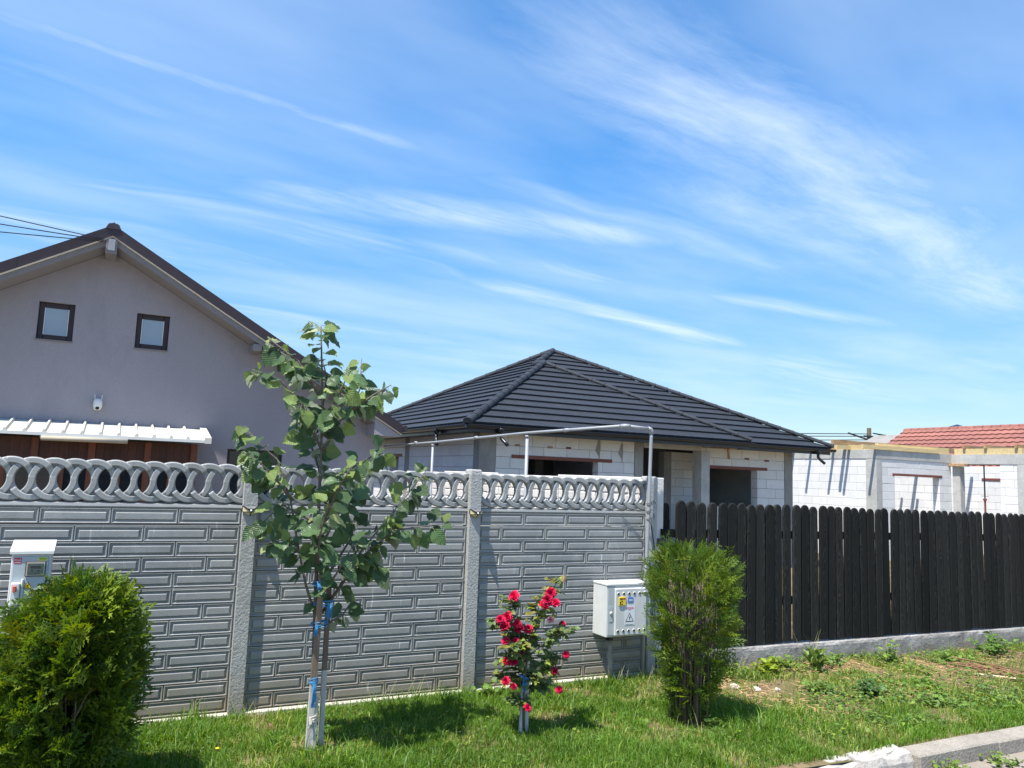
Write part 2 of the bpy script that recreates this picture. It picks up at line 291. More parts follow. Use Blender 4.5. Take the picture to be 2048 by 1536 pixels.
class MB:
    def __init__(s): s.v = []; s.f = []; s.mi = []
    def add(s, verts, faces, mi=0):
        b = len(s.v); s.v += [tuple(v) for v in verts]; s.f += [tuple(b+i for i in f) for f in faces]; s.mi += [mi]*len(faces); return s
    def box(s, x0, x1, y0, y1, z0, z1, mi=0, bev=0.0):
        if bev <= 0:
            v = [(x, y, z) for z in (z0, z1) for y in (y0, y1) for x in (x0, x1)]
            return s.add(v, [(0, 2, 3, 1), (4, 5, 7, 6), (0, 1, 5, 4), (2, 6, 7, 3), (0, 4, 6, 2), (1, 3, 7, 5)], mi)
        bm = bmesh.new(); bmesh.ops.create_cube(bm, size=1)
        for q in bm.verts: q.co = Vector(((x0+x1)/2+q.co.x*(x1-x0), (y0+y1)/2+q.co.y*(y1-y0), (z0+z1)/2+q.co.z*(z1-z0)))
        bmesh.ops.bevel(bm, geom=bm.edges[:], offset=bev, segments=1, affect='EDGES')
        bm.verts.index_update(); s.add([q.co[:] for q in bm.verts], [[q.index for q in f.verts] for f in bm.faces], mi); bm.free(); return s
    def hexa(s, bot, top, mi=0):
        return s.add(list(bot)+list(top), [(3, 2, 1, 0), (4, 5, 6, 7), (0, 1, 5, 4), (1, 2, 6, 5), (2, 3, 7, 6), (3, 0, 4, 7)], mi)
    def prism(s, poly, d, mi=0):
        """extrude a planar polygon along the vector d"""
        n = len(poly); d = Vector(d); a = [Vector(q) for q in poly]
        return s.add(a+[q+d for q in a], [tuple(range(n-1, -1, -1)), tuple(range(n, 2*n))]+[(i, (i+1) % n, n+(i+1) % n, n+i) for i in range(n)], mi)
    def tube(s, pts, rad, seg=8, cap=True, mi=0):
        pts = [Vector(q) for q in pts]; n = len(pts); rad = rad if isinstance(rad, (list, tuple)) else [rad]*n
        t0 = (pts[1]-pts[0]).normalized(); ref = Vector((0, 0, 1)) if abs(t0.z) < .9 else Vector((1, 0, 0)); nx = t0.cross(ref).normalized(); b = len(s.v)
        for i, q in enumerate(pts):
            t = ((pts[min(i+1, n-1)]-pts[i]).normalized()+(pts[i]-pts[max(i-1, 0)]).normalized())
            t = t.normalized() if t.length > 1e-6 else t0
            nx = (nx-t*nx.dot(t)); nx = nx.normalized() if nx.length > 1e-6 else t.orthogonal().normalized(); ny = t.cross(nx)
            for k in range(seg):
                a = 2*math.pi*k/seg; s.v.append(tuple(q+(nx*math.cos(a)+ny*math.sin(a))*rad[i]))
        for i in range(n-1):
            for k in range(seg):
                s.f.append((b+i*seg+k, b+i*seg+(k+1) % seg, b+(i+1)*seg+(k+1) % seg, b+(i+1)*seg+k)); s.mi.append(mi)
        if cap: s.f += [tuple(b+k for k in range(seg-1, -1, -1)), tuple(b+(n-1)*seg+k for k in range(seg))]; s.mi += [mi, mi]
        return s
    def lathe(s, prof, c=(0, 0, 0), seg=16, axis='Z', mi=0):
        b = len(s.v); n = len(prof)
        for r, z in prof:
            for k in range(seg):
                a = 2*math.pi*k/seg; x, y = r*math.cos(a), r*math.sin(a)
                p = (x, y, z) if axis == 'Z' else (x, -z, y)
                s.v.append((c[0]+p[0], c[1]+p[1], c[2]+p[2]))
        for i in range(n-1):
            for k in range(seg): s.f.append((b+i*seg+k, b+i*seg+(k+1) % seg, b+(i+1)*seg+(k+1) % seg, b+(i+1)*seg+k)); s.mi.append(mi)
        s.f += [tuple(b+k for k in range(seg-1, -1, -1)), tuple(b+(n-1)*seg+k for k in range(seg))]; s.mi += [mi, mi]
        return s
    def mesh(s, name, mats, smooth=False):
        me = bpy.data.meshes.new(name); me.from_pydata(s.v, [], s.f); me.update()
        for mm in (mats if isinstance(mats, (list, tuple)) else [mats]): me.materials.append(mm)
        me.polygons.foreach_set('material_index', s.mi)
        if smooth: me.polygons.foreach_set('use_smooth', [True]*len(me.polygons))
        return me
    def build(s, name, mats, parent=None, smooth=False, loc=(0, 0, 0), rot=None):
        return inst(name, s.mesh(name, mats, smooth), parent, loc, rot)
def clip_poly(poly, axis, lim, keep_ge):
    out = []
    for i in range(len(poly)):
        a, b = poly[i], poly[(i+1) % len(poly)]
        ia = a[axis] >= lim if keep_ge else a[axis] <= lim; ib = b[axis] >= lim if keep_ge else b[axis] <= lim
        if ia: out.append(a)
        if ia != ib:
            t = (lim-a[axis])/(b[axis]-a[axis]); out.append(tuple(a[k]+t*(b[k]-a[k]) for k in range(2)))
    return out
_box_cache = {}
def box_mesh(sx, sy, sz, m, bev=0.0):
    k = (round(sx, 3), round(sy, 3), round(sz, 3), m.name, bev)
    if k not in _box_cache: _box_cache[k] = MB().box(-k[0]/2, k[0]/2, -k[1]/2, k[1]/2, -k[2]/2, k[2]/2, bev=bev).mesh('block', m)
    return _box_cache[k]
def big_mesh(name, V, F, cols, m, parent=None, uv=None, smooth=False):
    """numpy mesh: V (n,3), F (k,3) triangles, cols (n,3) as colour attribute 'tint'"""
    me = bpy.data.meshes.new(name); me.vertices.add(len(V)); me.vertices.foreach_set('co', V.astype(np.float32).ravel())
    me.loops.add(F.size); me.loops.foreach_set('vertex_index', F.astype(np.int32).ravel())
    me.polygons.add(len(F)); me.polygons.foreach_set('loop_start', np.arange(0, F.size, 3, dtype=np.int32)); me.polygons.foreach_set('loop_total', np.full(len(F), 3, dtype=np.int32))
    if smooth: me.polygons.foreach_set('use_smooth', np.ones(len(F), dtype=bool))
    me.update()
    if cols is not None:
        at = me.color_attributes.new('tint', 'FLOAT_COLOR', 'POINT'); at.data.foreach_set('color', np.concatenate([cols, np.ones((len(cols), 1))], 1).astype(np.float32).ravel())
    me.materials.append(m); me.validate()
    o = bpy.data.objects.new(name, me); return link(o, parent)
# ================================================================== setting
GZ = -0.06
def ground_z(x, y):
    return GZ - 0.018*max(0.0, x-6.0)*(1 if y > 4 else .6)
def make_ground():
    xs = [-300, -60, -12]+[-6+i*.4 for i in range(61)]+[30, 60, 120, 400]; ys = [4.30+i*.2 for i in range(20)]+[9, 12, 20, 40, 90, 300, 700]
    V, F = [], []
    for y in ys:
        for x in xs:
            b = .018*math.sin(x*2.1+y*1.3)*math.cos(y*2.7-x) if y < 6.7 else 0
            V.append((x, y, (ground_z(min(x, 14), y) if x < 60 else -.2)+b))
    n = len(xs)
    for j in range(len(ys)-1):
        for i in range(n-1): F.append((j*n+i, j*n+i+1, (j+1)*n+i+1, (j+1)*n+i))
    tag(mesh_obj('ground', V, F, M_ground, smooth=True), kind='structure')
    m = MB(); m.add([(-300, -80, -.20), (400, -80, -.22), (400, 4.32, -.20), (-300, 4.32, -.17)], [(0, 1, 2, 3)])
    tag(m.build('road', M_road), kind='structure')
make_ground()

# ---- kerb: cast segments, the end of one whitewashed and broken
def kerb():
    k = empty('kerb', 'low concrete kerb between the verge and the road', 'kerb', (5, 4.3, -.1))
    x = 5.72; i = 0
    while x < 22:
        L = 1.0; z = -.055-.018*max(0, x-6)*.6; me = MB().box(0, L-.006, 4.16, 4.37, -.4, 0, bev=.012).mesh('kerb_stone', M_kerb)
        o = inst('kerb_stone', me, k, (x, R_.uniform(-.004, .004), z+R_.uniform(-.004, .004))); x += L; i += 1
    # rough, lime washed stretch
    for (a, b, z, yo) in ((5.16, 5.71, -.055, .01), (4.62, 5.15, -.07, .03), (4.05, 4.6, -.10, .04), (3.4, 4.0, -.12, .02)):
        bm = bmesh.new(); bmesh.ops.create_cube(bm, size=1)
        for v in bm.verts: v.co = Vector(((a+b)/2+v.co.x*(b-a), 4.30+yo+v.co.y*.20, -.25+z*.5+v.co.z*(z+.5)))
        bmesh.ops.subdivide_edges(bm, edges=bm.edges[:], cuts=7, use_grid_fill=True)
        for v in bm.verts:
            n = Vector((math.sin(v.co.x*37+v.co.z*23), math.sin(v.co.y*51+v.co.x*29), math.sin(v.co.x*31+v.co.y*43)))
            v.co += n*.006+Vector((0, 0, .010*math.sin(v.co.x*9)*math.cos(v.co.y*13)))
            if v.co.z > z-.03 and v.co.y < 4.28+yo: v.co.z -= .025*max(0, math.sin(v.co.x*14)); v.co.y += .02
        me = bpy.data.meshes.new('kerb_stone'); bm.to_mesh(me); bm.free(); me.materials.append(M_kerbw)
        tag(inst('kerb_stone', me, k), 'broken whitewashed end of the kerb')
kerb()

# ================================================================== concrete panel fence
XP = [-1.007, 1.053, 3.113, 5.198]; YP = 6.93; COURSE = .1245
def brick_mesh(w, h=COURSE-.004):
    ins = [(0.000, .004), (.002, -.009), (.005, -.0135), (.009, -.0135), (.0140, -.0095), (.0170, .000), (.0285, .000), (.0315, -.0095), (.0370, -.0137)]
    V, F = [], []
    for d, y in ins:
        a, b = w/2-d, h/2-d
        V += [(-a, y, -b), (a, y, -b), (a, y, b), (-a, y, b)]
    for i in range(len(ins)-1):
        for k in range(4): F.append((4*i+k, 4*i+(k+1) % 4, 4*i+4+(k+1) % 4, 4*i+4+k))
    F.append(tuple(4*(len(ins)-1)+k for k in range(4)))
    me = bpy.data.meshes.new('brick'); me.from_pydata(V, [], F); me.update(); me.materials.append(M_panel); return me
RO, RI, PITCHR = .164, .1145, .139
def ring_mesh():
    key = [(-90, -.004), (-74, .010), (-50, .010), (-44, -.003), (7, -.003), (14, .008), (34, .008), (44, -.005), (102, -.005), (110, .011), (136, .011), (142, -.0022), (187, -.0022), (194, .008), (208, .011), (216, -.005), (262, -.005), (270, -.004)]
    def hh(d):
        for (a, p), (b, q) in zip(key, key[1:]):
            if a <= d <= b: t = (d-a)/(b-a); t = t*t*(3-2*t); return p+(q-p)*t
        return 0
    prof = [(RI, .03), (RI, -.002), (RI+.007, -.011), (RO-.009, -.011), (RO, .0), (RO, .03)]
    n = 90; V, F = [], []
    for i in range(n):
        d = -90+360*i/n; a = math.radians(d); h = hh(d)
        for r, y in prof: V.append((r*math.cos(a), y+(h if y < .02 else 0), r*math.sin(a)))
    P = len(prof)
    for i in range(n):
        j = (i+1) % n
        for k in range(P): F.append((i*P+k, i*P+(k+1) % P, j*P+(k+1) % P, j*P+k))
    me = bpy.data.meshes.new('ring'); me.from_pydata(V, [], F); me.update(); me.materials.append(M_panel); return me
def web_mesh():
    bm = bmesh.new()
    def loop(pts):
        vs = [bm.verts.new((x, 0, z)) for x, z in pts]; return [bm.edges.new((vs[i], vs[(i+1) % len(vs)])) for i in range(len(vs))]
    E = loop([(.150*math.cos(2*math.pi*i/36), .150*math.sin(2*math.pi*i/36)) for i in range(36)])
    hw = math.acos(PITCHR/2/RI)
    for s in (1, -1):
        pts = []
        for i in range(11): a = -hw+2*hw*i/10; pts.append((RI*math.cos(a), RI*math.sin(a)))
        for i in range(1, 10): a = math.pi-hw+2*hw*i/10; pts.append((PITCHR+RI*math.cos(a), RI*math.sin(a)))
        E += loop([(s*x, z) for x, z in pts])
    bmesh.ops.triangle_fill(bm, use_beauty=True, use_dissolve=False, edges=E)
    # drop faces inside the two openings
    kill = [f for f in bm.faces if abs(math.hypot(abs(f.calc_center_median().x)-PITCHR, f.calc_center_median().z)) < RI and math.hypot(f.calc_center_median().x, f.calc_center_median().z) < RI]
    bmesh.ops.delete(bm, geom=kill, context='FACES')
    ret = bmesh.ops.extrude_face_region(bm, geom=bm.faces[:]); bmesh.ops.translate(bm, vec=(0, .022, 0), verts=[g for g in ret['geom'] if isinstance(g, bmesh.types.BMVert)])
    bmesh.ops.recalc_face_normals(bm, faces=bm.faces[:])
    me = bpy.data.meshes.new('ring_web'); bm.to_mesh(me); bm.free(); me.materials.append(M_panel); return me
def concrete_fence():
    f = empty('concrete_fence', 'grey concrete panel fence with brick relief and a row of interlocked rings on top', 'fence', (2, 6.93, GZ))
    # posts
    for k, x in enumerate(XP):
        m = MB(); w = .056
        lv = [(-.5, 0), (0.3, 0.001), (1.2, -.001), (1.965, 0), (2.0, -.004), (2.012, -.014)]
        prev = None
        for i, (z, d) in enumerate(lv):
            j = [R_.uniform(-.0015, .0015) for _ in range(4)]
            ring = [(x-w-d+j[0], 6.86-d, z), (x+w+d+j[1], 6.86-d+j[2]*.5, z), (x+w+d, 7.02+d, z), (x-w-d, 7.02+d+j[3], z)]
            m.v += ring
            if i: b = 4*(i-1); m.f += [(b+q, b+(q+1) % 4, b+4+(q+1) % 4, b+4+q) for q in range(4)]; m.mi += [0]*4
        b = 4*(len(lv)-1); m.f.append((b, b+1, b+2, b+3)); m.mi.append(0)
        m.build('post', M_post, f)
    full, half = brick_mesh(.4845), brick_mesh(.2405); ring, web = ring_mesh(), web_mesh()
    pats = [['fhfh', 'fhfh', 'hfhf'], ['fhfh', 'hfhf', 'hfhf'], ['fhfh', 'fhfh', 'hfhf']]
    for bay in range(3):
        x0, x1 = XP[bay]+.05, XP[bay+1]-.05; xc = (x0+x1)/2; w = x1-x0; bx0 = xc-1.944/2*(w/1.97)
        sc = w/1.97
        tilt = [R_.uniform(-.003, .003) for _ in range(4)]
        def row(panel, pat, zc, yo):
            xs = [(full, .486)]*4 if pat == 'f' else [(half, .243), (full, .486), (full, .486), (full, .486), (half, .243)]
            x = bx0
            for me, L in xs:
                inst('brick', me, panel, (x+L*sc/2, YP+yo+R_.uniform(-.001, .001), zc), scale=(sc, 1, 1)); x += L*sc
        for p in range(3):
            z0 = -.02+p*.498; yo = tilt[p]
            pan = MB().box(x0, x1, YP+yo+.003, YP+yo+.045, z0, z0+.486).box(x0, x1, YP+yo-.012, YP+yo+.04, z0+.486, z0+.4955).build('panel', M_panel, f)
            for r in range(4): row(pan, pats[bay][p][r], z0+.486-(r+.5)*.1215, yo)
        z0 = 1.478; yo = tilt[3]
        m = MB().box(x0, x1, YP+yo+.003, YP+yo+.045, z0, 1.605)
        m.add([(x0, YP+yo-.010, 1.603), (x1, YP+yo-.010, 1.603), (x1, YP+yo-.016, 1.615), (x0, YP+yo-.016, 1.615), (x0, YP+yo-.010, 1.636), (x1, YP+yo-.010, 1.636), (x1, YP+yo+.02, 1.648), (x0, YP+yo+.02, 1.648), (x0, YP+yo+.045, 1.64), (x1, YP+yo+.045, 1.64)], [(0, 1, 2, 3), (3, 2, 5, 4), (4, 5, 6, 7), (7, 6, 9, 8)])
        pan = m.build('ring_panel', M_panel, f)
        row(pan, 'f', z0+.0622, yo)
        n = int(w/PITCHR)+1; xs = x0+(w-(n-1)*PITCHR)/2
        for i in range(n):
            X = xs+i*PITCHR
            inst('ring', ring, pan, (X, YP+yo+.003, 1.812))
            inst('ring_web', web, pan, (X, YP+yo+.018+.0012*(i % 3), 1.812))
    # footing strip under the panels
    MB().box(-1.4, 5.14, 6.865, 7.0, -.4, -.028, bev=.008).build('footing', M_sill, f)
    m = MB().box(5.14, 5.26, 6.852, 7.06, -.4, .27, bev=.01).build('post_base', M_conc, f)
concrete_fence()

# ---- boundary wall of white stone-patterned panels running back from the last post
def boundary_wall():
    w = empty('boundary_wall', 'white stone-patterned concrete wall running back behind the ring fence', 'wall', (5.34, 9, GZ))
    y = 7.04; k = 0
    while y < 15.0:
        z1 = 2.0-(.02 if k % 2 else 0)
        MB().box(5.30, 5.37, y+.02, y+1.98, -.2, z1-.06).box(5.27, 5.38, y+.0, y+1.99, z1-.06, z1, bev=.008).build('wall_panel', M_stone, w)
        p = w
        for r in range(4):
            z = z1-.075-.118*(r+.5)*1.0; n = 11 if r % 2 else 10; L = 1.94/n
            for i in range(n):
                a = R_.uniform(.9, .99)
                inst('stone', box_mesh(.03, round(L*.93, 2), .105, M_stone, .01), w, (5.292+R_.uniform(-.006, .006), y+.03+L*(i+.5), z+R_.uniform(-.004, .004)))
        y += 2.0; k += 1
    m = MB().box(5.262, 5.40, 6.94, 7.05, -.2, 2.0, bev=.006); m.build('end_post', M_stone, w)
boundary_wall()

# ---- faceted solar lamps on two posts
def solar_lamp(x, label):
    o = empty('solar_lamp', label, 'lamp', (x, 6.86, 1.60), 'solar lamps on the fence posts')
    W, y0 = .066, 6.858
    P = [(-W, .036), (W, .036), (W, -.012), (0, -.048), (-W, -.012)]; Q = [(-.050, .024), (.050, .024), (.0, -.006)]
    out = [(x+a, y0, 1.60+b) for a, b in P]; apex = (x, y0-.052, 1.598)
    MB().prism([(x+a, y0-.001, 1.60+b) for a, b in P], (0, -.012, 0)).build('back_plate', M_black, o)
    tl, tr, r, bt, l = [(x+a, y0-.013, 1.60+b) for a, b in P]; ml, mr, mc = (x-.03, y0-.055, 1.612), (x+.03, y0-.055, 1.612), (x, y0-.062, 1.590)
    faces = [((tl, tr, mr, ml), M_clear), ((tl, ml, mc, l), M_yel), ((tr, r, mc, mr), M_yel), ((l, mc, bt), M_yel), ((mc, r, bt), M_yel), ((ml, mr, mc), M_black)]
    body = MB()
    for q, mm in faces:
        c = sum((Vector(p) for p in q), Vector())/len(q)
        body.add(q, [tuple(range(len(q)))])
        if mm is not M_black:
            n = (Vector(q[1])-Vector(q[0])).cross(Vector(q[2])-Vector(q[0])).normalized()
            if n.y > 0: n = -n
            ins = [Vector(p)+(c-Vector(p))*.20+n*.002 for p in q]
            MB().add(ins, [tuple(range(len(q)))]).build('lamp_pane', mm, o)
    body.build('housing', M_black, o)
    MB().lathe([(.0005, .014), (.006, .012), (.009, .006), (.010, 0)], (x, y0-.058, 1.600), 10, 'Y').build('sensor', M_white, o, True)
solar_lamp(XP[1], 'small black and amber faceted solar lamp on the post left of the tree')
solar_lamp(XP[2], 'small black and amber faceted solar lamp on the post right of the tree')

# ================================================================== timber fence
def board_mesh(w, h, seg=8):
    r = w/2; pts = [(-r, 0), (r, 0)]+[(r*math.cos(a), h-r+r*math.sin(a)) for a in [math.pi*i/seg for i in range(seg+1)]]
    n = len(pts); b = .009
    front = [(x*(1-b/r), 0, z if z < .01 else z-(b if z > h-r else 0)) for x, z in pts]; mid = [(x, .009, z) for x, z in pts]; back = [(x, .024, z) for x, z in pts]
    V = front+mid+back; F = [tuple(range(n-1, -1, -1))[::-1], tuple(range(3*n-1, 2*n-1, -1))]
    for q in (0, n):
        for i in range(n): F.append((q+i, q+(i+1) % n, q+n+(i+1) % n, q+n+i)[::-1])
    me = bpy.data.meshes.new('board'); me.from_pydata(V, [], F); me.update(); me.materials.append(M_char); return me
def fence_drop(x): return -.011*(x-5.4)
def timber_fence():
    f = empty('timber_fence', 'black charred timber fence of upright round-topped boards', 'fence', (8.5, 6.95, GZ))
    widths = [.126, .130, .134, .137]
    meshes = [board_mesh(w, 1.585) for w in widths]
    x = 5.60; i = 0
    while x < 20.0:
        me = R_.choice(meshes[1:] if x < 6.6 else meshes)
        inst('board', me, f, (x, 6.885+R_.uniform(-.004, .004), .172+fence_drop(x)+R_.uniform(-.010, .010)), rot=(R_.uniform(-.007, .007), R_.uniform(-.005, .005), R_.uniform(-.05, .05)))
        x += (.148 if x < 6.3 else .1415)+R_.uniform(-.005, .006) + (.012 if R_.random() < .12 else 0); i += 1
    for z in (1.36, .60):
        m = MB(); m.hexa([(5.36, 6.912, z), (20.1, 6.912, z-.16), (20.1, 6.955, z-.16), (5.36, 6.955, z)], [(5.36, 6.912, z+.09), (20.1, 6.912, z-.07), (20.1, 6.955, z-.07), (5.36, 6.955, z+.09)])
        m.build('rail', M_char, f)
    for k, xx in enumerate((5.46, 8.0, 10.5, 13.0, 15.5, 18.0, 20.0)): MB().box(xx-.04, xx+.04, 6.957, 7.04, .0, 1.55, bev=.004).build('post', M_char, f)
    inst('board', board_mesh(.10, 1.55), f, (5.475, 6.99, .18))
    # hinge bracket beside the concrete post
    MB().box(5.28, 5.45, 6.90, 6.93, 1.27, 1.35, bev=.006).build('hinge', M_black, f)
timber_fence()
def timber_base():
    V, F = [], []
    nx = 150
    for i in range(nx+1):
        x = 5.26+i*(20.4-5.26)/nx; zt = .155+fence_drop(x); j = lambda s: .004*math.sin(x*s)+R_.uniform(-.003, .003)
        V += [(x, 6.83+j(5), -.6), (x, 6.835+j(7), -.02), (x, 6.84+j(11), zt-.035), (x, 6.85+j(17), zt-.004+R_.uniform(-.004, .003)), (x, 6.87, zt+.004), (x, 7.10, zt), (x, 7.10, -.6)]
    for i in range(nx):
        for k in range(6): F.append((7*i+k, 7*i+7+k, 7*i+8+k, 7*i+1+k))
    o = mesh_obj('fence_base', V, F, M_found); tag(o, 'low stained concrete base wall under the black timber fence', 'base wall')
timber_base()
# ================================================================== left house
def wall_with_holes(outer, holes, y, depth):
    """a wall in the XZ plane at Y=y with rectangular holes; jambs go back by depth"""
    bm = bmesh.new(); E = []
    for pts in [outer]+holes:
        vs = [bm.verts.new((px, y, pz)) for px, pz in pts]; E += [bm.edges.new((vs[i], vs[(i+1) % len(vs)])) for i in range(len(vs))]
    bmesh.ops.triangle_fill(bm, use_beauty=True, use_dissolve=False, edges=E)
    def inside(c, h): return min(p[0] for p in h) < c.x < max(p[0] for p in h) and min(p[1] for p in h) < c.z < max(p[1] for p in h)
    bmesh.ops.delete(bm, geom=[f for f in bm.faces if any(inside(f.calc_center_median(), h) for h in holes)], context='FACES')
    m = MB(); bm.verts.index_update(); m.add([v.co[:] for v in bm.verts], [[v.index for v in f.verts] for f in bm.faces]); bm.free()
    for h in holes:
        n = len(h)
        for i in range(n):
            a, b = h[i], h[(i+1) % n]; m.add([(a[0], y, a[1]), (b[0], y, b[1]), (b[0], y+depth, b[1]), (a[0], y+depth, a[1])], [(0, 1, 2, 3)])
    return m
def rect(x0, x1, z0, z1): return [(x0, z0), (x1, z0), (x1, z1), (x0, z1)]
def left_house():
    h = empty('gable_house', 'purple-grey rendered gable house with brown roof edge and two small attic windows', 'house', (-.3, 18, GZ))
    XR, ZR, XE, ZE = -.30, 5.62, 4.60, 2.79; YV, YW, YB = 13.5, 14.0, 23.0; S = (ZR-ZE)/(XE-XR)
    wins = [rect(-1.23, -.735, 3.80, 4.395), rect(.15, .645, 3.80, 4.38)]; door = rect(1.71, 2.62, .05, 2.24)
    zw = lambda x: ZR-.295-S*abs(x-XR)
    outer = [(-4.9, -.3), (4.29, -.3), (4.29, zw(4.29)), (XR, zw(XR)), (-4.9, zw(-4.9))]
    m = wall_with_holes(outer, wins+[door], YW, .16)
    m.add([(4.29, YW, -.3), (4.29, YB, -.3), (4.29, YB, zw(4.29)), (4.29, YW, zw(4.29))], [(0, 1, 2, 3)])
    m.add([(-4.9, YW, -.3), (-4.9, YB, -.3), (-4.9, YB, zw(-4.9)), (-4.9, YW, zw(-4.9))], [(3, 2, 1, 0)])
    m.build('wall', M_wall, h)
    for k, w in enumerate(wins):
        (x0, z0), _, (x1, z1), _ = w; y = YW+.07
        win = MB().box(x0+.002, x1-.002, y+.03, y+.09, z0+.002, z1-.002).build('window', M_frame, h)
        t = .085
        fr = MB().box(x0+.003, x0+t, y, y+.028, z0+.003, z1-.003, bev=.006).box(x1-t, x1-.003, y, y+.028, z0+.003, z1-.003, bev=.006).box(x0+t+.001, x1-t-.001, y, y+.028, z0+.003, z0+t, bev=.006).box(x0+t+.001, x1-t-.001, y, y+.028, z1-t, z1-.003, bev=.006)
        fr.build('window_frame', M_frame, win)
        MB().box(x0+t, x1-t, y+.014, y+.026, z0+t, z1-t).build('pane', M_glasssky, win)
        MB().box(x0+t-.004, x0+t+.006, y-.001, y+.02, z0+t, z1-t).box(x1-t-.006, x1-t+.004, y-.001, y+.02, z0+t, z1-t).build('glazing_bead', M_white, win)
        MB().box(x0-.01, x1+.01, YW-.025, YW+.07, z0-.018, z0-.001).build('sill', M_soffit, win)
    d = MB().box(1.712, 2.618, YW+.08, YW+.13, .05, 2.238).build('glass_door', M_frame, h)
    MB().box(1.76, 2.57, YW+.075, YW+.079, .15, 2.20).build('pane', M_glassdark, d)
    MB().box(1.95, 2.4, YW+.068, YW+.074, 1.66, 1.68).build('door_bar', M_frame, d)
    # roof: two slopes, metal verge strips, plastered verge edge and soffit
    for s in (1, -1):
        xe = XR+s*(XE-XR)
        def P(t, y, dz): return (XR+s*(XE-XR)*t, y, ZR+(ZE-ZR)*t+dz)
        rf = MB().hexa([P(0, YV+.02, -.06), P(1, YV+.02, -.06), P(1, YB, -.06), P(0, YB, -.06)], [P(0, YV+.02, -.005), P(1, YV+.02, -.005), P(1, YB, -.005), P(0, YB, -.005)]).build('roof', M_brownroof, h)
        n = 22
        for i in range(n):     # raised seams of the metal sheet
            y = YV+.3+i*.4; MB().hexa([P(0, y, -.006), P(1, y, -.006), P(1, y+.05, -.006), P(0, y+.05, -.006)], [P(0, y+.01, .02), P(1, y+.01, .02), P(1, y+.04, .02), P(0, y+.04, .02)]).build('roof_seam', M_brownroof, rf)
        for q in range(4):     # overlapping verge strips
            a, b = q/4, (q+1)/4+(.012 if q < 3 else 0); dy = .003*(q % 2)
            MB().hexa([P(a, YV-.02-dy, -.165), P(b, YV-.02-dy, -.165), P(b, YV+.015, -.165), P(a, YV+.015, -.165)], [P(a, YV-.03-dy, .012), P(b, YV-.03-dy, .012), P(b, YV+.015, .012), P(a, YV+.015, .012)]).build('verge_strip', M_brownroof, h)
        MB().hexa([P(0, YV+.0, -.179), P(1, YV+.0, -.179), P(1, YV+.02, -.179), P(0, YV+.02, -.179)], [P(0, YV-.032, -.1655), P(1, YV-.032, -.1655), P(1, YV+.02, -.1655), P(0, YV+.02, -.1655)]).build('drip_edge', M_white, h)
        te = (4.1-XR)/(XE-XR)
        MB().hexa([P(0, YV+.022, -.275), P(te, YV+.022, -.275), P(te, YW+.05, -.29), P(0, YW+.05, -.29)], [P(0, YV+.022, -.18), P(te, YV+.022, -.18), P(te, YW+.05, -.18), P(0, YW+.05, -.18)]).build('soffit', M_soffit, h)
        # boxed eave running back along the side wall
        zb = 2.585; zt = ZR-S*(4.1-XR)-.181
        poly = [(XR+s*(4.1-XR), YV+.021, zb), (xe-s*.012, YV+.021, zb), (xe-s*.012, YV+.021, ZE-.19), (XR+s*(4.1-XR), YV+.021, zt)]
        MB().prism(poly, (0, YB-YV-.02, 0)).build('boxed_eave', M_wall, h)
        MB().tube([(xe+s*.06, YV, ZE-.06), (xe+s*.06, YB, ZE-.06)], .06, 10).build('gutter', M_brownroof, h)
    # ridge cap and the ridge beam end with the service bracket
    MB().prism([(XR-.11, YV-.04, ZR-.055), (XR-.075, YV-.04, ZR+.02), (XR, YV-.04, ZR+.045), (XR+.075, YV-.04, ZR+.02), (XR+.11, YV-.04, ZR-.055)], (0, YB-YV, 0)).build('ridge_cap', M_brownroof, h)
    for i in range(3): MB().lathe([(.006, 0), (.005, .012), (.001, .016)], (XR-.05+.05*i, YV-.03, ZR+.025+.02*(i == 1)), 8).build('screw', M_frame, h)
    bt = ZR-.2
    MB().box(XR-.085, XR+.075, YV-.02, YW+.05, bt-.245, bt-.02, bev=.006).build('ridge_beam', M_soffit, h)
    MB().box(XR-.05, XR+.045, YV-.035, YV-.021, bt-.20, bt-.02, bev=.003).build('beam_plate', M_galv, h)
    # purlin end further down on the right
    t = .47; px = XR+(XE-XR)*t; pz = ZR-S*(px-XR)-.33
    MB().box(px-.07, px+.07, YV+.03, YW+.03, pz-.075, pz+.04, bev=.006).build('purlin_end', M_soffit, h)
left_house()

